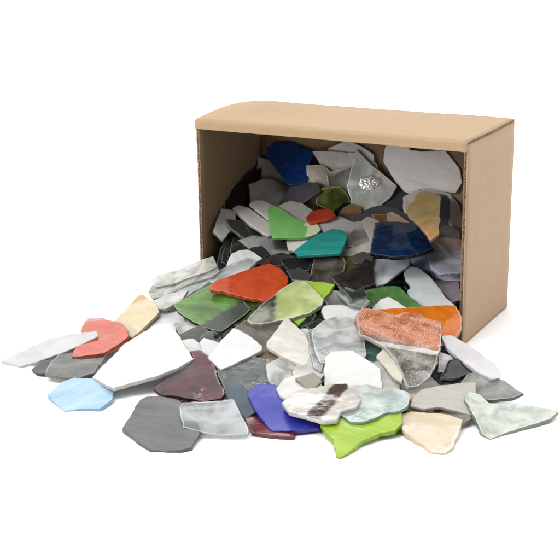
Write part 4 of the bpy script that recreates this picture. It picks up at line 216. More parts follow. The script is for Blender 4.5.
{'o': [0.19913, -0.13015, 0.0067], 'x': [0.8687, 0.4864, -0.0938], 'n': [0.2023, -0.1755, 0.9635], 'P': [[-0.0263, 0.0146], [-0.0218, 0.0232], [-0.0145, 0.0206], [-0.0089, 0.0109], [0.012, 0.0121], [0.031, 0.0097], [0.0379, 0.006], [0.0299, -0.0038], [0.0149, -0.0119], [0.0002, -0.02], [-0.0144, -0.0289], [-0.0189, -0.0231], [-0.0211, -0.0094]], 'seed': 256, 'k': 'milk', 'c': 'd3dccf', 'l': 'pale green grey pointed shard at the far right', 't': 0.00315, 'milk': 0.72, 'edge': 'b4bfb0'},
{'o': [0.06099, -0.21073, 0.00352], 'x': [0.8835, 0.4681, 0.0151], 'n': [0.0223, -0.0743, 0.997], 'P': [[-0.0182, 0.0162], [-0.0115, 0.0218], [-0.0031, 0.0124], [0.0037, 0.0003], [0.0185, -0.0034], [0.017, -0.0188], [0.0045, -0.0167], [-0.0108, -0.0118]], 'seed': 257, 'k': 'op', 'c': '7d2632', 'l': 'dark red shard under the cobalt blue one', 't': 0.0028, 'c2': '64202a'},
{'o': [0.03127, -0.19473, 0.00954], 'x': [0.8942, 0.4306, 0.1226], 'n': [0.0188, -0.3096, 0.9507], 'P': [[-0.0158, 0.0168], [-0.0016, 0.0187], [0.0072, 0.0037], [0.0117, -0.0124], [0.0035, -0.0195], [-0.0051, -0.0073]], 'seed': 258, 'k': 'op', 'c': '4b5d70', 'l': 'dark slate blue shard between the maroon and cobalt ones', 't': 0.00245, 'gl': 0.2},
{'o': [-0.00623, -0.24448, 0.00507], 'x': [0.8848, 0.4637, 0.0451], 'n': [0.0132, -0.1218, 0.9925], 'P': [[-0.0227, -0.0065], [-0.0212, 0.0041], [-0.0174, 0.0204], [-0.0145, 0.0329], [-0.0107, 0.0368], [-0.0023, 0.0374], [0.0121, 0.0315], [0.0255, 0.0173], [0.0302, -0.0171], [0.0261, -0.0359], [0.0192, -0.0389], [-0.0011, -0.037], [-0.0077, -0.0288], [-0.0156, -0.0164]], 'seed': 259, 'k': 'op', 'c': '606466', 'l': 'dark grey shard at the front left', 't': 0.00245, 'c2': '4a4e50', 'gl': 0.3, 'streak': (1, -0.4)},
{'o': [-0.01484, -0.18114, 0.01481], 'x': [0.8869, 0.4453, 0.1231], 'n': [-0.03, -0.2103, 0.9772], 'P': [[-0.0295, -0.0092], [-0.0182, 0.0033], [-0.0058, 0.0144], [-0.0029, 0.0267], [-0.0058, 0.0376], [0.0017, 0.0373], [0.0083, 0.0269], [0.0142, 0.0112], [0.0179, -0.0091], [0.0229, -0.0263], [0.0204, -0.0335], [0.0093, -0.035], [-0.0089, -0.0258], [-0.0236, -0.0186]], 'seed': 260, 'k': 'clear', 'c': '6f2030', 'l': 'maroon see-through shard left of the clear one', 't': 0.00315, 'c2': '402026', 'gl': 0.1, 'milk': 0.75, 'edge': '43121c'},
{'o': [0.02912, -0.2268, 0.00938], 'x': [0.8895, 0.455, 0.0431], 'n': [0.0927, -0.2719, 0.9579], 'P': [[-0.025, 0.0107], [-0.0226, 0.016], [-0.011, 0.0162], [0.004, 0.0173], [0.0122, 0.0178], [0.0166, 0.0035], [0.0231, -0.0157], [0.0225, -0.0197], [0.0073, -0.0197], [-0.006, -0.0167], [-0.021, -0.0096]], 'seed': 261, 'k': 'milk', 'c': 'dfe5e8', 'l': 'clear bluish white shard lying on the dark grey one', 't': 0.0028, 'milk': 0.28, 'edge': 'f0f2f2'},
{'o': [0.06104, -0.19286, 0.01013], 'x': [0.8871, 0.4604, 0.0324], 'n': [0.0776, -0.218, 0.9729], 'P': [[-0.0234, 0.0146], [-0.0208, 0.0229], [-0.0153, 0.0274], [-0.0041, 0.0267], [0.0015, 0.0178], [0.0077, 0.0138], [0.0104, 0.0041], [0.0197, -0.0104], [0.0275, -0.021], [0.0253, -0.0265], [0.0094, -0.0288], [-0.0059, -0.0278], [-0.0127, -0.014], [-0.019, 0.0013]], 'seed': 262, 'k': 'op', 'c': '2f37ad', 'l': 'cobalt blue shard in the front row', 't': 0.00315, 'c2': '3f49c0', 'gl': 0.28},
{'o': [0.10675, -0.15577, 0.01488], 'x': [0.88, 0.4737, -0.0334], 'n': [0.1294, -0.1716, 0.9766], 'P': [[-0.0172, -0.0049], [-0.0069, 0.009], [0.0029, 0.0105], [0.0123, 0.0059], [0.0129, -0.0064], [-0.004, -0.0141]], 'seed': 263, 'k': 'milk', 'c': 'dfe3df', 'l': 'pale clear tab under the white six-sided one', 't': 0.00245, 'milk': 0.6},
{'o': [0.06377, -0.17139, 0.0162], 'x': [0.8844, 0.4666, 0.0077], 'n': [0.0796, -0.167, 0.9827], 'P': [[-0.0158, 0.0005], [-0.0095, 0.0134], [-0.001, 0.0185], [0.0095, 0.0141], [0.0162, 0.0047], [0.0159, -0.0082], [0.004, -0.0154], [-0.0062, -0.0176], [-0.013, -0.0098]], 'seed': 264, 'k': 'op', 'c': 'eeece6', 'l': 'white shard partly covered by the brown striped one', 't': 0.00245},
{'o': [0.06822, -0.16416, 0.0189], 'x': [0.8817, 0.4715, -0.0171], 'n': [0.1815, -0.3054, 0.9348], 'P': [[-0.0098, 0.0041], [0.0035, 0.0094], [0.0089, 0.0], [0.0018, -0.0093], [-0.0044, -0.0042]], 'seed': 265, 'k': 'op', 'c': 'a8a595', 'l': 'small taupe grey triangle above the brown striped shard', 't': 0.00245},
{'o': [0.12292, -0.19961, 0.0068], 'x': [0.8808, 0.4727, -0.0274], 'n': [0.1234, -0.1733, 0.9771], 'P': [[-0.0256, 0.0077], [-0.0155, 0.0136], [-0.0054, 0.0162], [0.0069, 0.0211], [0.0205, 0.0237], [0.0291, 0.0216], [0.0294, 0.0089], [0.0234, -0.0003], [0.0134, -0.0027], [0.001, -0.0129], [-0.0073, -0.0238], [-0.014, -0.0314], [-0.0164, -0.0283], [-0.0177, -0.0111], [-0.022, -0.0024]], 'seed': 266, 'k': 'op', 'c': 'a5cd22', 'l': 'bright lime green streaky shard in the front row', 't': 0.00315, 'c2': 'c0de4a', 'gl': 0.16, 'streak': (1, -0.4)},
{'o': [0.12348, -0.16798, 0.01349], 'x': [0.8826, 0.4699, -0.0123], 'n': [0.0804, -0.1251, 0.9889], 'P': [[-0.028, -0.011], [-0.0184, 0.0059], [-0.0097, 0.0167], [0.0016, 0.0207], [0.0121, 0.0221], [0.02, 0.018], [0.022, 0.0099], [0.0189, -0.002], [0.0122, -0.0097], [0.0048, -0.0097], [-0.0023, -0.0161], [-0.0126, -0.0224], [-0.0205, -0.0224]], 'seed': 267, 'k': 'milk', 'c': 'cfe0db', 'l': 'pale aqua frosted shard lying over the lime green one', 't': 0.0028, 'milk': 0.7, 'edge': 'bcd3cd'},
{'o': [0.09123, -0.18407, 0.01554], 'x': [0.8845, 0.4658, 0.0278], 'n': [0.0285, -0.1134, 0.9931], 'P': [[-0.03, 0.0019], [-0.021, 0.0154], [-0.0051, 0.0215], [0.0041, 0.0267], [0.0152, 0.0258], [0.0186, 0.0124], [0.0235, 0.0021], [0.0196, -0.0087], [0.0093, -0.0135], [0.0062, -0.0253], [-0.0024, -0.026], [-0.0128, -0.02], [-0.0253, -0.0123]], 'seed': 268, 'k': 'op', 'c': 'f1efea', 'l': 'cream white shard crossed by a dark brown stripe', 't': 0.00315, 'c2': 'ddd8ca', 'zone2': [[0.01476, 0.03179], [-0.00882, -0.02024], 0.00527, '5c4d48']}
]

CAM_P, CAM_R, CAM_U, CAM_F = [0.4511, -0.9176, 0.3492], [0.882592, 0.469973, -0.012537], [-0.125666, 0.261524, 0.956981], [-0.453034, 0.843048, -0.289879]

scene = bpy.context.scene
COL = scene.collection

# ------------------------------------------------------------------ helpers
def srgb(h, k=1.0):
    v = []
    for i in (0, 2, 4):
        c = int(h[i:i + 2], 16) / 255
        v.append((c / 12.92 if c <= 0.04045 else ((c + 0.055) / 1.055) ** 2.4) * k)
    return (v[0], v[1], v[2], 1.0)

def new_mat(name):
    m = bpy.data.materials.new(name)
    m.use_nodes = True
    m.node_tree.nodes.clear()
    return m

class NT:
    def __init__(s, m):
        s.t = m.node_tree
    def n(s, typ, **kw):
        nd = s.t.nodes.new(typ)
        for k, v in kw.items():
            if k.startswith('_'):
                nd.inputs[k[1:].replace('_', ' ')].default_value = v
            else:
                setattr(nd, k, v)
        return nd
    def l(s, a, b):
        s.t.links.new(a, b)
    def math(s, op, a, b=None, clamp=False):
        nd = s.n('ShaderNodeMath', operation=op, use_clamp=clamp)
        for i, v in enumerate((a, b)):
            if v is None: continue
            if isinstance(v, (int, float)): nd.inputs[i].default_value = v
            else: s.l(v, nd.inputs[i])
        return nd.outputs[0]
    def mix(s, fac, a, b):
        nd = s.n('ShaderNodeMix', data_type='RGBA')
        for sock, v in ((nd.inputs[0], fac), (nd.inputs[6], a), (nd.inputs[7], b)):
            if isinstance(v, (int, float, tuple)): sock.default_value = v
            else: s.l(v, sock)
        return nd.outputs[2]
    def scale(s, c, k):
        nd = s.n('ShaderNodeVectorMath', operation='SCALE'); s.l(c, nd.inputs[0]); nd.inputs['Scale'].default_value = k
        return nd.outputs[0]
    def ramp(s, fac, lo, hi):
        nd = s.n('ShaderNodeMapRange', interpolation_type='SMOOTHSTEP')
        s.l(fac, nd.inputs[0]); nd.inputs[1].default_value = lo; nd.inputs[2].default_value = hi
        return nd.outputs[0]

K_OP = 0.545          # display colour under the studio light -> surface albedo

def glass_material(r, name):
    kind = r['k']; seed = r['seed']
    rnd = random.Random(seed * 13 + 5)
    m = new_mat(name); g = NT(m)
    out = g.n('ShaderNodeOutputMaterial')
    tc = g.n('ShaderNodeTexCoord'); P = tc.outputs['Object']
    off = g.n('ShaderNodeMapping'); off.inputs['Location'].default_value = (seed * .37 % 3, seed * .71 % 3, 0)
    g.l(P, off.inputs['Vector']); Q = off.outputs[0]
    K = K_OP if kind == 'op' else K_OP * (1.3 if sum(srgb(r['c'])[:3]) > 1.4 else 1.15)
    c1 = srgb(r['c'], K)
    col = c1
    # slow colour drift, or poured streaks
    st = r.get('streak')
    mp = g.n('ShaderNodeMapping')
    if st:
        a = math.atan2(st[1], st[0]); mp.inputs['Rotation'].default_value = (0, 0, -a)
        mp2 = g.n('ShaderNodeMapping'); mp2.inputs['Scale'].default_value = (28, 150, 60)
        g.l(Q, mp.inputs['Vector']); g.l(mp.outputs[0], mp2.inputs['Vector']); V = mp2.outputs[0]
        nz = g.n('ShaderNodeTexNoise', _Scale=1.0, _Detail=3.0, _Roughness=.6, _Distortion=.6)
        g.l(V, nz.inputs['Vector']); f = g.math('MULTIPLY', g.ramp(nz.outputs[0], .36, .68), .75)
    else:
        mp.inputs['Scale'].default_value = (1, 1, 1); g.l(Q, mp.inputs['Vector'])
        nz = g.n('ShaderNodeTexNoise', _Scale=75.0, _Detail=3.0, _Roughness=.55, _Distortion=1.2)
        g.l(mp.outputs[0], nz.inputs['Vector']); f = g.ramp(nz.outputs[0], .35, .7)
    c2 = srgb(r['c2'], K) if 'c2' in r else tuple([c * (.93 if sum(c1[:3]) > 1.1 else .84) for c in c1[:3]] + [1])
    col = g.mix(f, c1, c2); zm2 = None
    wob = g.n('ShaderNodeTexNoise', _Scale=160.0, _Detail=2.0); g.l(Q, wob.inputs['Vector'])
    sep = g.n('ShaderNodeSeparateXYZ'); g.l(P, sep.inputs[0])
    zmask = None
    if 'zone' in r:                       # a second glass fused to one side
        a, b, zc, soft = r['zone']
        dx, dy = b[0] - a[0], b[1] - a[1]; L = math.hypot(dx, dy); dx /= L; dy /= L
        d = g.math('ADD', g.math('MULTIPLY', g.math('SUBTRACT', sep.outputs[0], a[0]), dx),
                   g.math('MULTIPLY', g.math('SUBTRACT', sep.outputs[1], a[1]), dy))
        d = g.math('ADD', d, g.math('MULTIPLY', g.math('SUBTRACT', wob.outputs[0], .5), .009))
        zmask = g.ramp(d, -soft * .01, soft * .01)
        col = g.mix(zmask, col, srgb(zc, K))
    if 'zone2' in r:                      # a stripe
        a, b, w, zc = r['zone2']
        dx, dy = b[0] - a[0], b[1] - a[1]; L = math.hypot(dx, dy); nx, ny = -dy / L, dx / L
        d = g.math('ADD', g.math('MULTIPLY', g.math('SUBTRACT', sep.outputs[0], a[0]), nx),
                   g.math('MULTIPLY', g.math('SUBTRACT', sep.outputs[1], a[1]), ny))
        d = g.math('ADD', d, g.math('MULTIPLY', g.math('SUBTRACT', wob.outputs[0], .5), .004))
        d = g.math('ABSOLUTE', d)
        zm2 = g.math('SUBTRACT', 1.0, g.ramp(d, w * .75, w * 1.35))
        col = g.mix(zm2, col, srgb(zc, K))
    # tiny seeds, scratches and dust
    dn = g.n('ShaderNodeTexNoise', _Scale=900.0, _Detail=2.0); g.l(Q, dn.inputs['Vector'])
    dust = g.ramp(dn.outputs[0], .66, .78)
    lumin = c1[0] + c1[1] + c1[2]
    if lumin < .9:
        col = g.mix(g.math('MULTIPLY', dust, .045 if lumin > .12 else .012), col, (.5, .5, .48, 1))
    else:
        col = g.mix(g.math('MULTIPLY', dust, .04), col, (.28, .27, .25, 1))
    spk = None
    if 'speck' in r:
        vo = g.n('ShaderNodeTexVoronoi', _Scale=760.0, _Randomness=1.0); g.l(Q, vo.inputs['Vector'])
        gate = g.n('ShaderNodeTexNoise', _Scale=230.0, _Detail=1.0); g.l(Q, gate.inputs['Vector'])
        spk = g.math('MULTIPLY', g.math('SUBTRACT', 1.0, g.ramp(vo.outputs[0], .2, .42)), g.ramp(gate.outputs[0], .36, .5))
        col = g.mix(g.math('MULTIPLY', spk, .7), col, srgb(r['speck'], K))
    # surface relief
    h1 = g.n('ShaderNodeTexNoise', _Scale=(190.0 if r.get('ham') else 110.0), _Detail=(2.0), _Roughness=.5)
    g.l(Q, h1.inputs['Vector'])
    h2 = g.n('ShaderNodeTexNoise', _Scale=700.0, _Detail=3.0, _Roughness=.6); g.l(Q, h2.inputs['Vector'])
    ht = g.math('ADD', h1.outputs[0], g.math('MULTIPLY', h2.outputs[0], .05))
    bp = g.n('ShaderNodeBump', _Strength=((.95 if kind == 'op' else .4) if r.get('ham') else .32), _Distance=(.0014 if r.get('ham') else .0010))
    g.l(ht, bp.inputs['Height'])
    rough = r.get('gl', rnd.choice([.07, .1, .15, .2, .28]))
    rg = g.math('ADD', g.math('MULTIPLY', dn.outputs[0], .12), rough - .04)
    pb = g.n('ShaderNodeBsdfPrincipled')
    g.l(rg, pb.inputs['Roughness']); pb.inputs['IOR'].default_value = 1.5
    g.l(bp.outputs[0], pb.inputs['Normal']); g.l(col, pb.inputs['Base Color'])
    if kind == 'op':
        if lumin > 1.1:
            pb.inputs['Subsurface Weight'].default_value = .18
            pb.inputs['Subsurface Radius'].default_value = (1, 1, 1)
            pb.inputs['Subsurface Scale'].default_value = .0012
        g.l(pb.outputs[0], out.inputs[0])
        return m
    # see-through glass: clear body + cloudy share
    milk = r.get('milk', .3)
    if lumin > .75: milk = min(.92, milk + .08)
    gb = g.n('ShaderNodeBsdfGlass', _IOR=1.22); g.l(g.math('MULTIPLY', rg, .5), gb.inputs['Roughness'])
    g.l(bp.outputs[0], gb.inputs['Normal'])
    ga = g.n('ShaderNodeGamma'); ga.inputs[1].default_value = .30
    g.l(g.mix(1.0, col, col) if False else g.scale(col, 1 / K), ga.inputs[0]); tint = ga.outputs[0]
    g.l(tint, gb.inputs['Color'])
    tr = g.n('ShaderNodeBsdfTransparent'); g.l(tint, tr.inputs['Color'])
    fr = g.n('ShaderNodeFresnel', _IOR=1.5); g.l(bp.outputs[0], fr.inputs['Normal'])
    gs = g.n('ShaderNodeBsdfGlossy', _Roughness=.05); g.l(bp.outputs[0], gs.inputs['Normal'])
    m1 = g.n('ShaderNodeMixShader'); m1.inputs[0].default_value = .85
    g.l(gb.outputs[0], m1.inputs[1]); g.l(tr.outputs[0], m1.inputs[2])
    m2 = g.n('ShaderNodeMixShader'); g.l(fr.outputs[0], m2.inputs[0])
    g.l(m1.outputs[0], m2.inputs[1]); g.l(gs.outputs[0], m2.inputs[2])
    mk = g.n('ShaderNodeTexNoise', _Scale=rnd.choice([38.0, 55.0, 75.0]), _Detail=3.0, _Roughness=.5, _Distortion=.7); g.l(Q, mk.inputs['Vector'])
    cl = g.ramp(mk.outputs[0], .3, .72)
    mf = g.math('ADD', g.math('MULTIPLY', g.math('SUBTRACT', cl, .5), .5 if milk < .8 else .2), milk, clamp=True)
    if lumin > .75:      # cloudy parts of clear glass are whiter than the glass itself
        col = g.mix(g.math('MULTIPLY', cl, .22 if 'zone' in r or r['k'] == 'clear' and milk > .85 else .42), col, (.60, .60, .59, 1)); g.l(col, pb.inputs['Base Color'])
    if zmask is not None and kind == 'clear':
        mf = g.math('ADD', mf, g.math('MULTIPLY', zmask, .5), clamp=True)
    if zm2 is not None:
        mf = g.math('ADD', mf, g.math('MULTIPLY', zm2, .5), clamp=True)
    if spk is not None:
        mf = g.math('ADD', mf, g.math('MULTIPLY', spk, .35), clamp=True)
    at = g.n('ShaderNodeAttribute', attribute_name='rim')
    rimf = g.math('MULTIPLY', g.ramp(at.outputs['Fac'], .3, .98), .45)
    mf = g.math('ADD', mf, rimf, clamp=True)
    pale = tuple([min(1, x * .45 + (.33 if lumin > .3 else .12)) for x in c1[:3]] + [1])
    g.l(g.mix(g.math('MULTIPLY', rimf, 1.2, clamp=True), col, pale), pb.inputs['Base Color'])
    m3 = g.n('ShaderNodeMixShader'); g.l(mf, m3.inputs[0])
    tl = g.n('ShaderNodeBsdfTranslucent'); g.l(g.scale(col, 1.6), tl.inputs['Color'])
    m4 = g.n('ShaderNodeMixShader'); m4.inputs[0].default_value = .1
    g.l(pb.outputs[0], m4.inputs[1]); g.l(tl.outputs[0], m4.inputs[2])
    g.l(m2.outputs[0], m3.inputs[1]); g.l(m4.outputs[0], m3.inputs[2])
    g.l(m3.outputs[0], out.inputs[0])
    return m

def edge_material(r, name):
    """broken rim of a shard: a bit rougher, for clear glass whitish or tinted"""
    m = new_mat(name); g = NT(m)
    out = g.n('ShaderNodeOutputMaterial')
    tc = g.n('ShaderNodeTexCoord')
    nz = g.n('ShaderNodeTexNoise', _Scale=420.0, _Detail=3.0); g.l(tc.outputs['Object'], nz.inputs['Vector'])
    if 'edge' in r:
        c = srgb(r['edge'], K_OP)
    elif r['k'] == 'op':
        c = srgb(r['c'], K_OP); c = tuple([x * .9 for x in c[:3]] + [1])
    else:
        c = srgb(r['c'], K_OP); c = tuple([x * .6 + .14 for x in c[:3]] + [1])
    col = g.mix(nz.outputs[0], c, tuple([x * .7 for x in c[:3]] + [1]))
    pb = g.n('ShaderNodeBsdfPrincipled', _Roughness=.3)
    bp = g.n('ShaderNodeBump', _Strength=.6, _Distance=.0012)
    g.l(nz.outputs[0], bp.inputs['Height']); g.l(bp.outputs[0], pb.inputs['Normal']); g.l(col, pb.inputs['Base Color'])
    if r['k'] == 'op':
        g.l(pb.outputs[0], out.inputs[0])
    else:
        gb = g.n('ShaderNodeBsdfGlass', _Roughness=.12, _IOR=1.3)
        g.l(bp.outputs[0], gb.inputs['Normal'])
        ga = g.n('ShaderNodeGamma'); ga.inputs[1].default_value = .5; g.l(col, ga.inputs[0]); g.l(ga.outputs[0], gb.inputs['Color'])
        mx = g.n('ShaderNodeMixShader'); mx.inputs[0].default_value = .62
        g.l(gb.outputs[0], mx.inputs[1]); g.l(pb.outputs[0], mx.inputs[2]); g.l(mx.outputs[0], out.inputs[0])
    return m

# ------------------------------------------------------------------ shard geometry
def outline(P, seed):
    """straight breaks with small steps, nicks and barely worn corners"""
    rnd = random.Random(seed)
    n = len(P)
    pts = []
    for i in range(n):
        a, b, c = Vector(P[i - 1]), Vector(P[i]), Vector(P[(i + 1) % n])
        la, lc = (a - b).length, (c - b).length
        ra, rc = min(.00045, la * .15), min(.00045, lc * .15)
        p, q = b + (a - b).normalized() * ra, b + (c - b).normalized() * rc
        pts += [p, b * .4 + (p + q) * .3, q]
    res = []
    for i in range(len(pts)):
        a, b = pts[i], pts[(i + 1) % len(pts)]
        d = b - a; L = d.length
        if L < .0016:
            res.append(a); continue
        nrm = Vector((-d.y, d.x)).normalized()
        # irregular breakpoints, joined by straight or slightly scalloped breaks
        ks = [0.0]; t = 0
        while True:
            t += rnd.uniform(.0018, .0075) / L
            if t > 1 - .0012 / L: break
            ks.append(t)
        ks.append(1.0)
        offs = [0.0] + [rnd.gauss(0, min(.00026, L * .014)) for _ in ks[1:-1]] + [0.0]
        for j in range(len(ks) - 1):
            t0, t1 = ks[j], ks[j + 1]; seg = (t1 - t0) * L
            m = max(1, int(seg / .0012)); sc = rnd.choice([0, 0, .04, .07, -.03]) * seg
            for q in range(m):
                u = q / m; tt = t0 + (t1 - t0) * u
                o = offs[j] * (1 - u) + offs[j + 1] * u + sc * math.sin(math.pi * u)
                o += noise.noise(Vector((tt * L * 1300, seed * 1.3, i))) * .00007 * (1 if q else 0)
                res.append(a.lerp(b, tt) + nrm * o)
    return res

def shard_mesh(name, P, t, seed, bev=.00036, rimw=.0007):
    out = outline(P, seed)
    area = sum(out[i - 1].x * out[i].y - out[i].x * out[i - 1].y for i in range(len(out)))
    if area < 0: out.reverse()
    n = len(out)
    rnd = random.Random(seed + 99)
    off = []
    for i in range(n):
        a, b, c = out[i - 1], out[i], out[(i + 1) % n]
        e = (c - a).normalized(); off.append(Vector((-e.y, e.x)))      # inward
    bm = bmesh.new()
    rim = bm.verts.layers.float.new('rim')
    lean = rnd.uniform(-.25, .25) * t                    # broken edges are rarely square
    prof = [(bev, -t / 2), (bev * .3, -t / 2 + bev * .3), (0, -t / 2 + bev * .9), (lean * .3, 0.0), (0, t / 2 - bev * .9), (bev * .3, t / 2 - bev * .3), (bev, t / 2)]
    rings = []
    for k, (ins, z) in enumerate(prof):
        ring = []
        for i, p in enumerate(out):
            j = noise.noise(Vector((p.x * 500, p.y * 500, k * .8 + seed))) * .00022
            q = p + off[i] * (ins + max(-.0002, j))
            ring.append(bm.verts.new((q.x, q.y, z)))
        rings.append(ring)
    for a, b in zip(rings, rings[1:]):
        for i in range(n):
            f = bm.faces.new((a[i], a[(i + 1) % n], b[(i + 1) % n], b[i])); f.material_index = 1; f.smooth = True
    for ring in rings:
        for v in ring: v[rim] = 1.0
    size = math.sqrt(abs(area) / 2)
    step = max(.003, size / 9)
    for ring, z, up in ((rings[-1], t / 2, True), (rings[0], -t / 2, False)):
        # narrow flat border so the rounding stays at the edge, then a fine inner net
        ins = min(rimw, size * .07)
        co2 = [Vector((v.co.x, v.co.y)) for v in ring]
        inner = [co2[i] + off[i] * ins for i in range(n)]
        V2 = list(co2) + inner
        E2 = [(i, (i + 1) % n) for i in range(n)]
        xs = [p.x for p in co2]; ys = [p.y for p in co2]
        gy = min(ys); k = 0
        while gy < max(ys):
            gx = min(xs) + (step / 2 if k % 2 else 0)
            while gx < max(xs):
                p = Vector((gx + rnd.uniform(-.2, .2) * step, gy + rnd.uniform(-.2, .2) * step))
                if min((p - q).length_squared for q in co2) > (ins * 1.6) ** 2: V2.append(p)
                gx += step
            gy += step * .87; k += 1
        vo, eo, fo, ov, oe, of = delaunay_2d_cdt(V2, E2, [list(range(n))], 1, 1e-7)
        vm = []
        for i, p in enumerate(vo):
            orig = [q for q in ov[i] if q < n]
            if orig: vm.append(ring[orig[0]])
            else:
                nv = bm.verts.new((p.x, p.y, z)); nv[rim] = 0.0; vm.append(nv)
        for f in fo:
            vs = [vm[i] for i in f]
            if len(set(vs)) < 3: continue
            if not up: vs.reverse()
            try: bm.faces.new(vs)
            except ValueError: pass
    for v in bm.verts:
        v.co.z += noise.noise(Vector((v.co.x * 38, v.co.y * 38, seed * 3.1))) * .0010 + noise.noise(Vector((v.co.x * 120, v.co.y * 120, seed * 1.1))) * .00018
    for f in bm.faces: f.smooth = True
    me = bpy.data.meshes.new(name); bm.to_mesh(me); bm.free()
    return me

FILL = {
 'dk': dict(k='op', c='2b2c2e', gl=.2, l='blackish glass scrap buried in the pile between larger shards', g='blackish scraps buried in the pile'),
 'sm': dict(k='clear', c='53565a', milk=.45, l='smoky see-through glass scrap buried in the pile between larger shards', g='smoky scraps buried in the pile'),
 'br': dict(k='clear', c='4b4536', milk=.5, l='brownish see-through glass scrap buried in the pile between larger shards', g='brownish scraps buried in the pile'),
 'wh': dict(k='op', c='e6e4df', l='white glass scrap buried in the pile between larger shards', g='white scraps buried in the pile'),
 'gr': dict(k='op', c='a3a19c', l='plain grey glass scrap buried in the pile between larger shards', g='grey scraps buried in the pile'),
 'cl': dict(k='clear', c='b9bcb8', milk=.4, l='clear glass scrap buried in the pile between larger shards', g='clear scraps buried in the pile'),
}
fill_mats = {}

def foil_part(parent, r):
    """crumpled metallic patch fused into one shard"""
    (cx, cy), rx, ry = r['foil']
    rnd = random.Random(4)
    bm = bmesh.new()
    N, Rg = 40, 9
    rows = []
    for k in range(Rg + 1):
        ring = []
        for i in range(N):
            a = 2 * math.pi * i / N
            rr = (k / Rg) * (1 + .22 * noise.noise(Vector((math.cos(a) * 2, math.sin(a) * 2, 3))) + .1 * noise.noise(Vector((math.cos(a) * 6, math.sin(a) * 6, 9))))
            x, y = cx + rx * rr * math.cos(a), cy + ry * rr * math.sin(a)
            h = noise.noise(Vector((x * 620, y * 620, 1))) * .0004 + noise.noise(Vector((x * 1500, y * 1500, 5))) * .0006
            z = r['t'] / 2 + .0003 + (1 - (k / Rg) ** 3) * (.0009 + h) - (.0012 if k == Rg else 0)
            ring.append(bm.verts.new((x, y, z)))
            if k == 0: break
        rows.append(ring)
    for i in range(N):
        bm.faces.new((rows[0][0], rows[1][i], rows[1][(i + 1) % N]))
    for a, b in zip(rows[1:], rows[2:]):
        for i in range(N):
            bm.faces.new((a[i], b[i], b[(i + 1) % N], a[(i + 1) % N]))
    me = bpy.data.meshes.new('foil_patch'); bm.to_mesh(me); bm.free()
    m = new_mat('foil'); g = NT(m); out = g.n('ShaderNodeOutputMaterial')
    tc = g.n('ShaderNodeTexCoord'); nz = g.n('ShaderNodeTexNoise', _Scale=170.0, _Detail=2.0); g.l(tc.outputs['Object'], nz.inputs['Vector'])
    pb = g.n('ShaderNodeBsdfPrincipled', _Metallic=.8, _Roughness=.42)
    g.l(g.mix(g.ramp(nz.outputs[0], .45, .6), (.55, .55, .56, 1), (.45, .36, .38, 1)), pb.inputs['Base Color'])
    g.l(pb.outputs[0], out.inputs[0]); me.materials.append(m)
    o = bpy.data.objects.new('foil_patch', me); COL.objects.link(o); o.parent = parent
    o['label'] = 'crumpled silver and pink foil patch'

for r in DATA:
    if 'f' in r:
        fd = FILL[r['f']]
        key = (r['f'], r['seed'] % 3)
        if key not in fill_mats:
            rr = dict(fd); rr['seed'] = r['seed']
            fill_mats[key] = (glass_material(rr, 'scrap_glass'), edge_material(rr, 'scrap_glass_edge'))
        ms = fill_mats[key]
        name, label, group = 'glass_scrap', fd['l'], fd['g']
        cat = 'glass scrap'
    else:
        ms = (glass_material(r, 'shard_glass'), edge_material(r, 'shard_glass_edge'))
        name, label, group = 'glass_shard', r['l'], 'broken glass shards spilling from the box'
        cat = 'glass shard'
    me = shard_mesh(name, r['P'], r['t'], r['seed'], rimw=(.0007 if r.get('k') == 'op' or r.get('f') else .0014))
    for mm in ms: me.materials.append(mm)
    o = bpy.data.objects.new(name, me); COL.objects.link(o)
    n = Vector(r['n']).normalized(); ex = Vector(r['x']); ex = (ex - n * ex.dot(n)).normalized(); ey = n.cross(ex)
    c = Vector(r['o']) - n * (r['t'] / 2)
    o.matrix_world = Matrix(((ex.x, ey.x, n.x, c.x), (ex.y, ey.y, n.y, c.y), (ex.z, ey.z, n.z, c.z), (0, 0, 0, 1)))
    o['label'] = label; o['category'] = cat; o['group'] = group
    if 'foil' in r: foil_part(o, r)

# ------------------------------------------------------------------ cardboard box
BW, BD, BH, T = .24, .111, .1636, .003

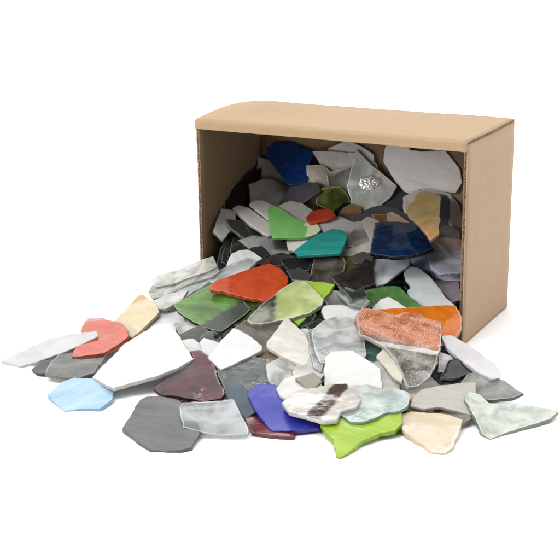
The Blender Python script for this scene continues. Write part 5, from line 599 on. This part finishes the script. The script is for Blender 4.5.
def kraft(name, base=(.35, .246, .158), flute_axis=2):
    m = new_mat(name); g = NT(m); out = g.n('ShaderNodeOutputMaterial')
    tc = g.n('ShaderNodeTexCoord'); P = tc.outputs['Object']
    n1 = g.n('ShaderNodeTexNoise', _Scale=30.0, _Detail=5.0, _Roughness=.65); g.l(P, n1.inputs['Vector'])
    mp = g.n('ShaderNodeMapping'); sc = [900, 900, 900]; sc[flute_axis] = 120; mp.inputs['Scale'].default_value = sc
    g.l(P, mp.inputs['Vector'])
    n2 = g.n('ShaderNodeTexNoise', _Scale=1.0, _Detail=3.0, _Roughness=.7); g.l(mp.outputs[0], n2.inputs['Vector'])
    b = base + (1,); d = tuple(x * .95 for x in base) + (1,); l = tuple(min(1, x * 1.08) for x in base) + (1,)
    c = g.mix(g.ramp(n1.outputs[0], .35, .7), b, d)
    c = g.mix(g.math('MULTIPLY', g.ramp(n2.outputs[0], .45, .7), .9), c, l)
    fl = g.ramp(n2.outputs[0], .68, .8)
    c = g.mix(g.math('MULTIPLY', fl, .4), c, tuple(x * .55 for x in base) + (1,))
    pb = g.n('ShaderNodeBsdfPrincipled', _Roughness=.86); pb.inputs['Specular IOR Level'].default_value = .25
    g.l(c, pb.inputs['Base Color'])
    wv = g.n('ShaderNodeTexWave', _Scale=1.0, _Distortion=.6, _Detail=1.0); wv.bands_direction = 'X' if flute_axis != 0 else 'Z'
    ms = g.n('ShaderNodeMapping'); ms.inputs['Scale'].default_value = (52, 52, 52); g.l(P, ms.inputs['Vector']); g.l(ms.outputs[0], wv.inputs['Vector'])
    hh = g.math('ADD', g.math('MULTIPLY', wv.outputs[1], .22), g.math('MULTIPLY', n2.outputs[0], .3))
    hh = g.math('ADD', hh, g.math('MULTIPLY', n1.outputs[0], .25))
    bp = g.n('ShaderNodeBump', _Strength=.35, _Distance=.0012); g.l(hh, bp.inputs['Height']); g.l(bp.outputs[0], pb.inputs['Normal'])
    g.l(pb.outputs[0], out.inputs[0])
    return m

def flute_mat(name, axis):
    """cut edge of corrugated board: wavy medium between two liners"""
    m = new_mat(name); g = NT(m); out = g.n('ShaderNodeOutputMaterial')
    tc = g.n('ShaderNodeTexCoord'); nz = g.n('ShaderNodeTexNoise', _Scale=480.0, _Detail=4.0); g.l(tc.outputs['Object'], nz.inputs['Vector'])
    c = g.mix(g.ramp(nz.outputs[0], .4, .6), (.06, .035, .02, 1), (.17, .11, .065, 1))
    pb = g.n('ShaderNodeBsdfPrincipled', _Roughness=.95); g.l(c, pb.inputs['Base Color'])
    bp = g.n('ShaderNodeBump', _Strength=1.0, _Distance=.002); g.l(nz.outputs[0], bp.inputs['Height']); g.l(bp.outputs[0], pb.inputs['Normal'])
    g.l(pb.outputs[0], out.inputs[0])
    return m

K1 = kraft('kraft_board', flute_axis=2); K2 = kraft('kraft_board_top', base=(.36, .26, .162), flute_axis=0)
FM = flute_mat('board_cut_edge', 2)

root = bpy.data.objects.new('cardboard_box', None); COL.objects.link(root)
root.location = (0, BD / 2, 0); root.empty_display_size = .02
root['label'] = 'open brown corrugated cardboard box lying on its side full of broken glass'; root['category'] = 'cardboard box'

K3 = kraft('kraft_board_inside_shaded', base=(.19, .125, .075), flute_axis=2); K4 = kraft('kraft_board_fold', base=(.335, .232, .136), flute_axis=0)  # inside board colour: darker liner plus painted-in shade of the box interior

def part(name, bm, mats, label=None, parent=None):
    bmesh.ops.recalc_face_normals(bm, faces=bm.faces)
    me = bpy.data.meshes.new(name); bm.to_mesh(me); bm.free()
    for m in mats: me.materials.append(m)
    o = bpy.data.objects.new(name, me); COL.objects.link(o); o.parent = parent or root
    if parent is None: o.matrix_parent_inverse = Matrix.Translation(-root.location)
    if label: o['label'] = label
    return o

def wobble(p, a=.0006):
    return Vector(p) + Vector((noise.noise(Vector(p) * 22 + Vector((3, 0, 0))), noise.noise(Vector(p) * 22 + Vector((0, 7, 0))), noise.noise(Vector(p) * 22 + Vector((0, 0, 9))))) * a

def slab(u, v, fn, nu, nv, t, ends):
    """corrugated sheet: grid fn(u,v)->(point, normal); two liners with real thickness, ragged rim"""
    bm = bmesh.new(); A = []; B = []
    for i in range(nu + 1):
        ra, rb = [], []
        for j in range(nv + 1):
            p, n = fn(i / nu, j / nv)
            ra.append(bm.verts.new(p)); rb.append(bm.verts.new(p - n * t))
        A.append(ra); B.append(rb)
    for i in range(nu):
        for j in range(nv):
            bm.faces.new((A[i][j], A[i + 1][j], A[i + 1][j + 1], A[i][j + 1])).smooth = True
            f = bm.faces.new((B[i][j], B[i][j + 1], B[i + 1][j + 1], B[i + 1][j])); f.smooth = True; f.material_index = 2
    def rim(seq):
        cols = []
        for i, (a, b) in enumerate(seq):
            w1 = .24 + .1 * noise.noise(Vector((i * .9, a.co.x * 50, 1))); w2 = .78 + .12 * noise.noise(Vector((i * .9, a.co.z * 50, 5)))
            cols.append((a, bm.verts.new(a.co.lerp(b.co, w1)), bm.verts.new(a.co.lerp(b.co, w2)), b))
        for p, q in zip(cols, cols[1:]):
            for k, mi in ((0, 0), (1, 1), (2, 2)):
                bm.faces.new((p[k], q[k], q[k + 1], p[k + 1])).material_index = mi
    rim([(A[i][0], B[i][0]) for i in range(nu + 1)]); rim([(A[i][nv], B[i][nv]) for i in range(nu + 1)])
    rim([(A[0][j], B[0][j]) for j in range(nv + 1)]); rim([(A[nu][j], B[nu][j]) for j in range(nv + 1)])
    return bm

def rag(s, k): return noise.noise(Vector((s * 140, k, 0))) * .0007 + noise.noise(Vector((s * 420, k, 4))) * .0004

# right side panel (outer face +x), left side panel, back, floor
def f_right(u, v):
    y = .0002 + u * (BD - .0004); z = .0005 + v * (BH - .0032 )
    if u == 0: y += rag(z, 1)
    x = BW / 2 + .0014 * math.sin(math.pi * u) * math.sin(math.pi * v)
    return wobble((x, y, z), .0004), Vector((1, 0, 0))
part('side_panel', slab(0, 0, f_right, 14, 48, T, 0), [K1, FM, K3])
def f_left(u, v):
    y = .0002 + u * (BD - .0004); z = .0005 + v * (BH - .0032)
    if u == 0: y += rag(z, 2) * 1.3
    return wobble((-BW / 2, y, z), .0004), Vector((-1, 0, 0))
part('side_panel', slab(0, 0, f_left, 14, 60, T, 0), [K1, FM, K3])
def f_back(u, v):
    x = -BW / 2 + T + .0002 + u * (BW - 2 * T - .0004); z = T + .0006 + v * (BH - 2 * T - .0012)
    return Vector((x, BD - .0004, z)), Vector((0, 1, 0))
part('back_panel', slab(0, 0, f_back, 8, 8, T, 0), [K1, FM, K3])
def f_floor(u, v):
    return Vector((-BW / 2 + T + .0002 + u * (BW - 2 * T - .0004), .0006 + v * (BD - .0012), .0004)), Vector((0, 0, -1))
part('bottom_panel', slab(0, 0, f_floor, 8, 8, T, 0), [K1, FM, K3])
# lid side on top: bulges at its left end, folds over at the front into a short lip
def f_top(u, v):
    x = -BW / 2 - .0006 + u * (BW + .0004)
    bul = .0065 * math.exp(-((u - .10) / .13) ** 2) * math.sin(math.pi * min(1, v * 1.0)) + .0012 * math.sin(math.pi * u) * math.sin(math.pi * v)
    return wobble((x, .0015 + v * (BD - .0015), BH + bul), .0005), Vector((0, 0, 1))
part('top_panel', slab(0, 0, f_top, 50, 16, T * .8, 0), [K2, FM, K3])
def f_lip(u, v):
    # v: 0 at the rear of the fold on top ... 1 at the lower edge of the lip
    x = -BW / 2 - .0006 + u * (BW + .0004)
    rr = .0019; depth = .0062
    arc = rr * math.pi / 2; L = arc + depth; s = v * L
    if s < arc:
        a = s / rr; p = (x, (.0015) - rr * math.sin(a), BH - rr + rr * math.cos(a)); n = Vector((0, -math.sin(a), math.cos(a)))
    else:
        p = (x, (.0015) - rr, BH - rr - (s - arc) + rag(x, 6) * .4); n = Vector((0, -1, 0))
    return wobble(p, .0005), n
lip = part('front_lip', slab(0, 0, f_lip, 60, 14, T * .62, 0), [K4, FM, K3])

# ------------------------------------------------------------------ table surface
gm = new_mat('white_table'); g = NT(gm); out = g.n('ShaderNodeOutputMaterial')
pb = g.n('ShaderNodeBsdfPrincipled', _Roughness=.6); pb.inputs['Base Color'].default_value = (.98, .98, .98, 1); pb.inputs['Specular IOR Level'].default_value = .2
g.l(pb.outputs[0], out.inputs[0])
bm = bmesh.new()
vs = [bm.verts.new(p) for p in ((-14, -6, 0), (14, -6, 0), (14, 22, 0), (-14, 22, 0))]; bm.faces.new(vs)
me = bpy.data.meshes.new('ground'); bm.to_mesh(me); bm.free(); me.materials.append(gm)
o = bpy.data.objects.new('ground', me); COL.objects.link(o); o['kind'] = 'structure'

# ------------------------------------------------------------------ light
w = bpy.data.worlds.new('World'); scene.world = w; w.use_nodes = True
wn = NT(w); bg = w.node_tree.nodes['Background']; bg.inputs[1].default_value = 1.0
# bright studio sweep behind and to the right, darker room in front
tcw = wn.n('ShaderNodeTexCoord'); dt = wn.n('ShaderNodeVectorMath', operation='DOT_PRODUCT'); dt.inputs[1].default_value = (.15, .95, .28)
wn.l(tcw.outputs['Generated'], dt.inputs[0])
wn.l(wn.mix(wn.ramp(dt.outputs['Value'], -.5, .5), (.16, .16, .165, 1), (1.7, 1.7, 1.7, 1)), bg.inputs[0])

def sun(name, d, strength, angle, col=(1, 1, 1)):
    L = bpy.data.lights.new(name, 'SUN'); L.energy = strength; L.angle = math.radians(angle); L.color = col
    o = bpy.data.objects.new(name, L); COL.objects.link(o)
    o.rotation_euler = Vector(d).to_track_quat('-Z', 'Y').to_euler()
sun('studio_softbox_key', (.24, .42, -1.0), 2.0, 34, (1, .985, .96))
sun('studio_softbox_front', (.50, .85, -.34), 2.0, 20, (1, .99, .97))
sun('added_glint_lamp', (.30, .75, -.6), .35, 4, (1, 1, 1))  # small unseen lamp added only to put glints on the glass
aL = bpy.data.lights.new('added_strip_light', 'AREA'); aL.shape = 'RECTANGLE'; aL.size = .6; aL.size_y = .12; aL.energy = 1.3  # unseen strip lamp added behind the box for sheen on tilted shards
ao = bpy.data.objects.new('added_strip_light', aL); COL.objects.link(ao); ao.location = (-.60, 1.05, 1.15)
ao.rotation_euler = (Vector((.03, -.06, 0)) - ao.location).to_track_quat('-Z', 'Y').to_euler()

# ------------------------------------------------------------------ camera
cam = bpy.data.cameras.new('camera'); co = bpy.data.objects.new('camera', cam); COL.objects.link(co)
R_, U_, F_, P_ = Vector(CAM_R), Vector(CAM_U), Vector(CAM_F), Vector(CAM_P)
co.matrix_world = Matrix(((R_.x, U_.x, -F_.x, P_.x), (R_.y, U_.y, -F_.y, P_.y), (R_.z, U_.z, -F_.z, P_.z), (0, 0, 0, 1)))
cam.sensor_width = 36; cam.lens = 1300 / 560 * 36; cam.clip_start = .05; cam.clip_end = 100
scene.camera = co
scene.view_settings.view_transform = 'Standard'; scene.view_settings.look = 'None'
scene.view_settings.exposure = 0; scene.view_settings.gamma = 1
scene.render.engine = 'CYCLES'
scene.cycles.max_bounces = 16; scene.cycles.transparent_max_bounces = 24; scene.cycles.transmission_bounces = 12
scene.cycles.caustics_reflective = False
scene.render.resolution_x = 1024; scene.render.resolution_y = 1024
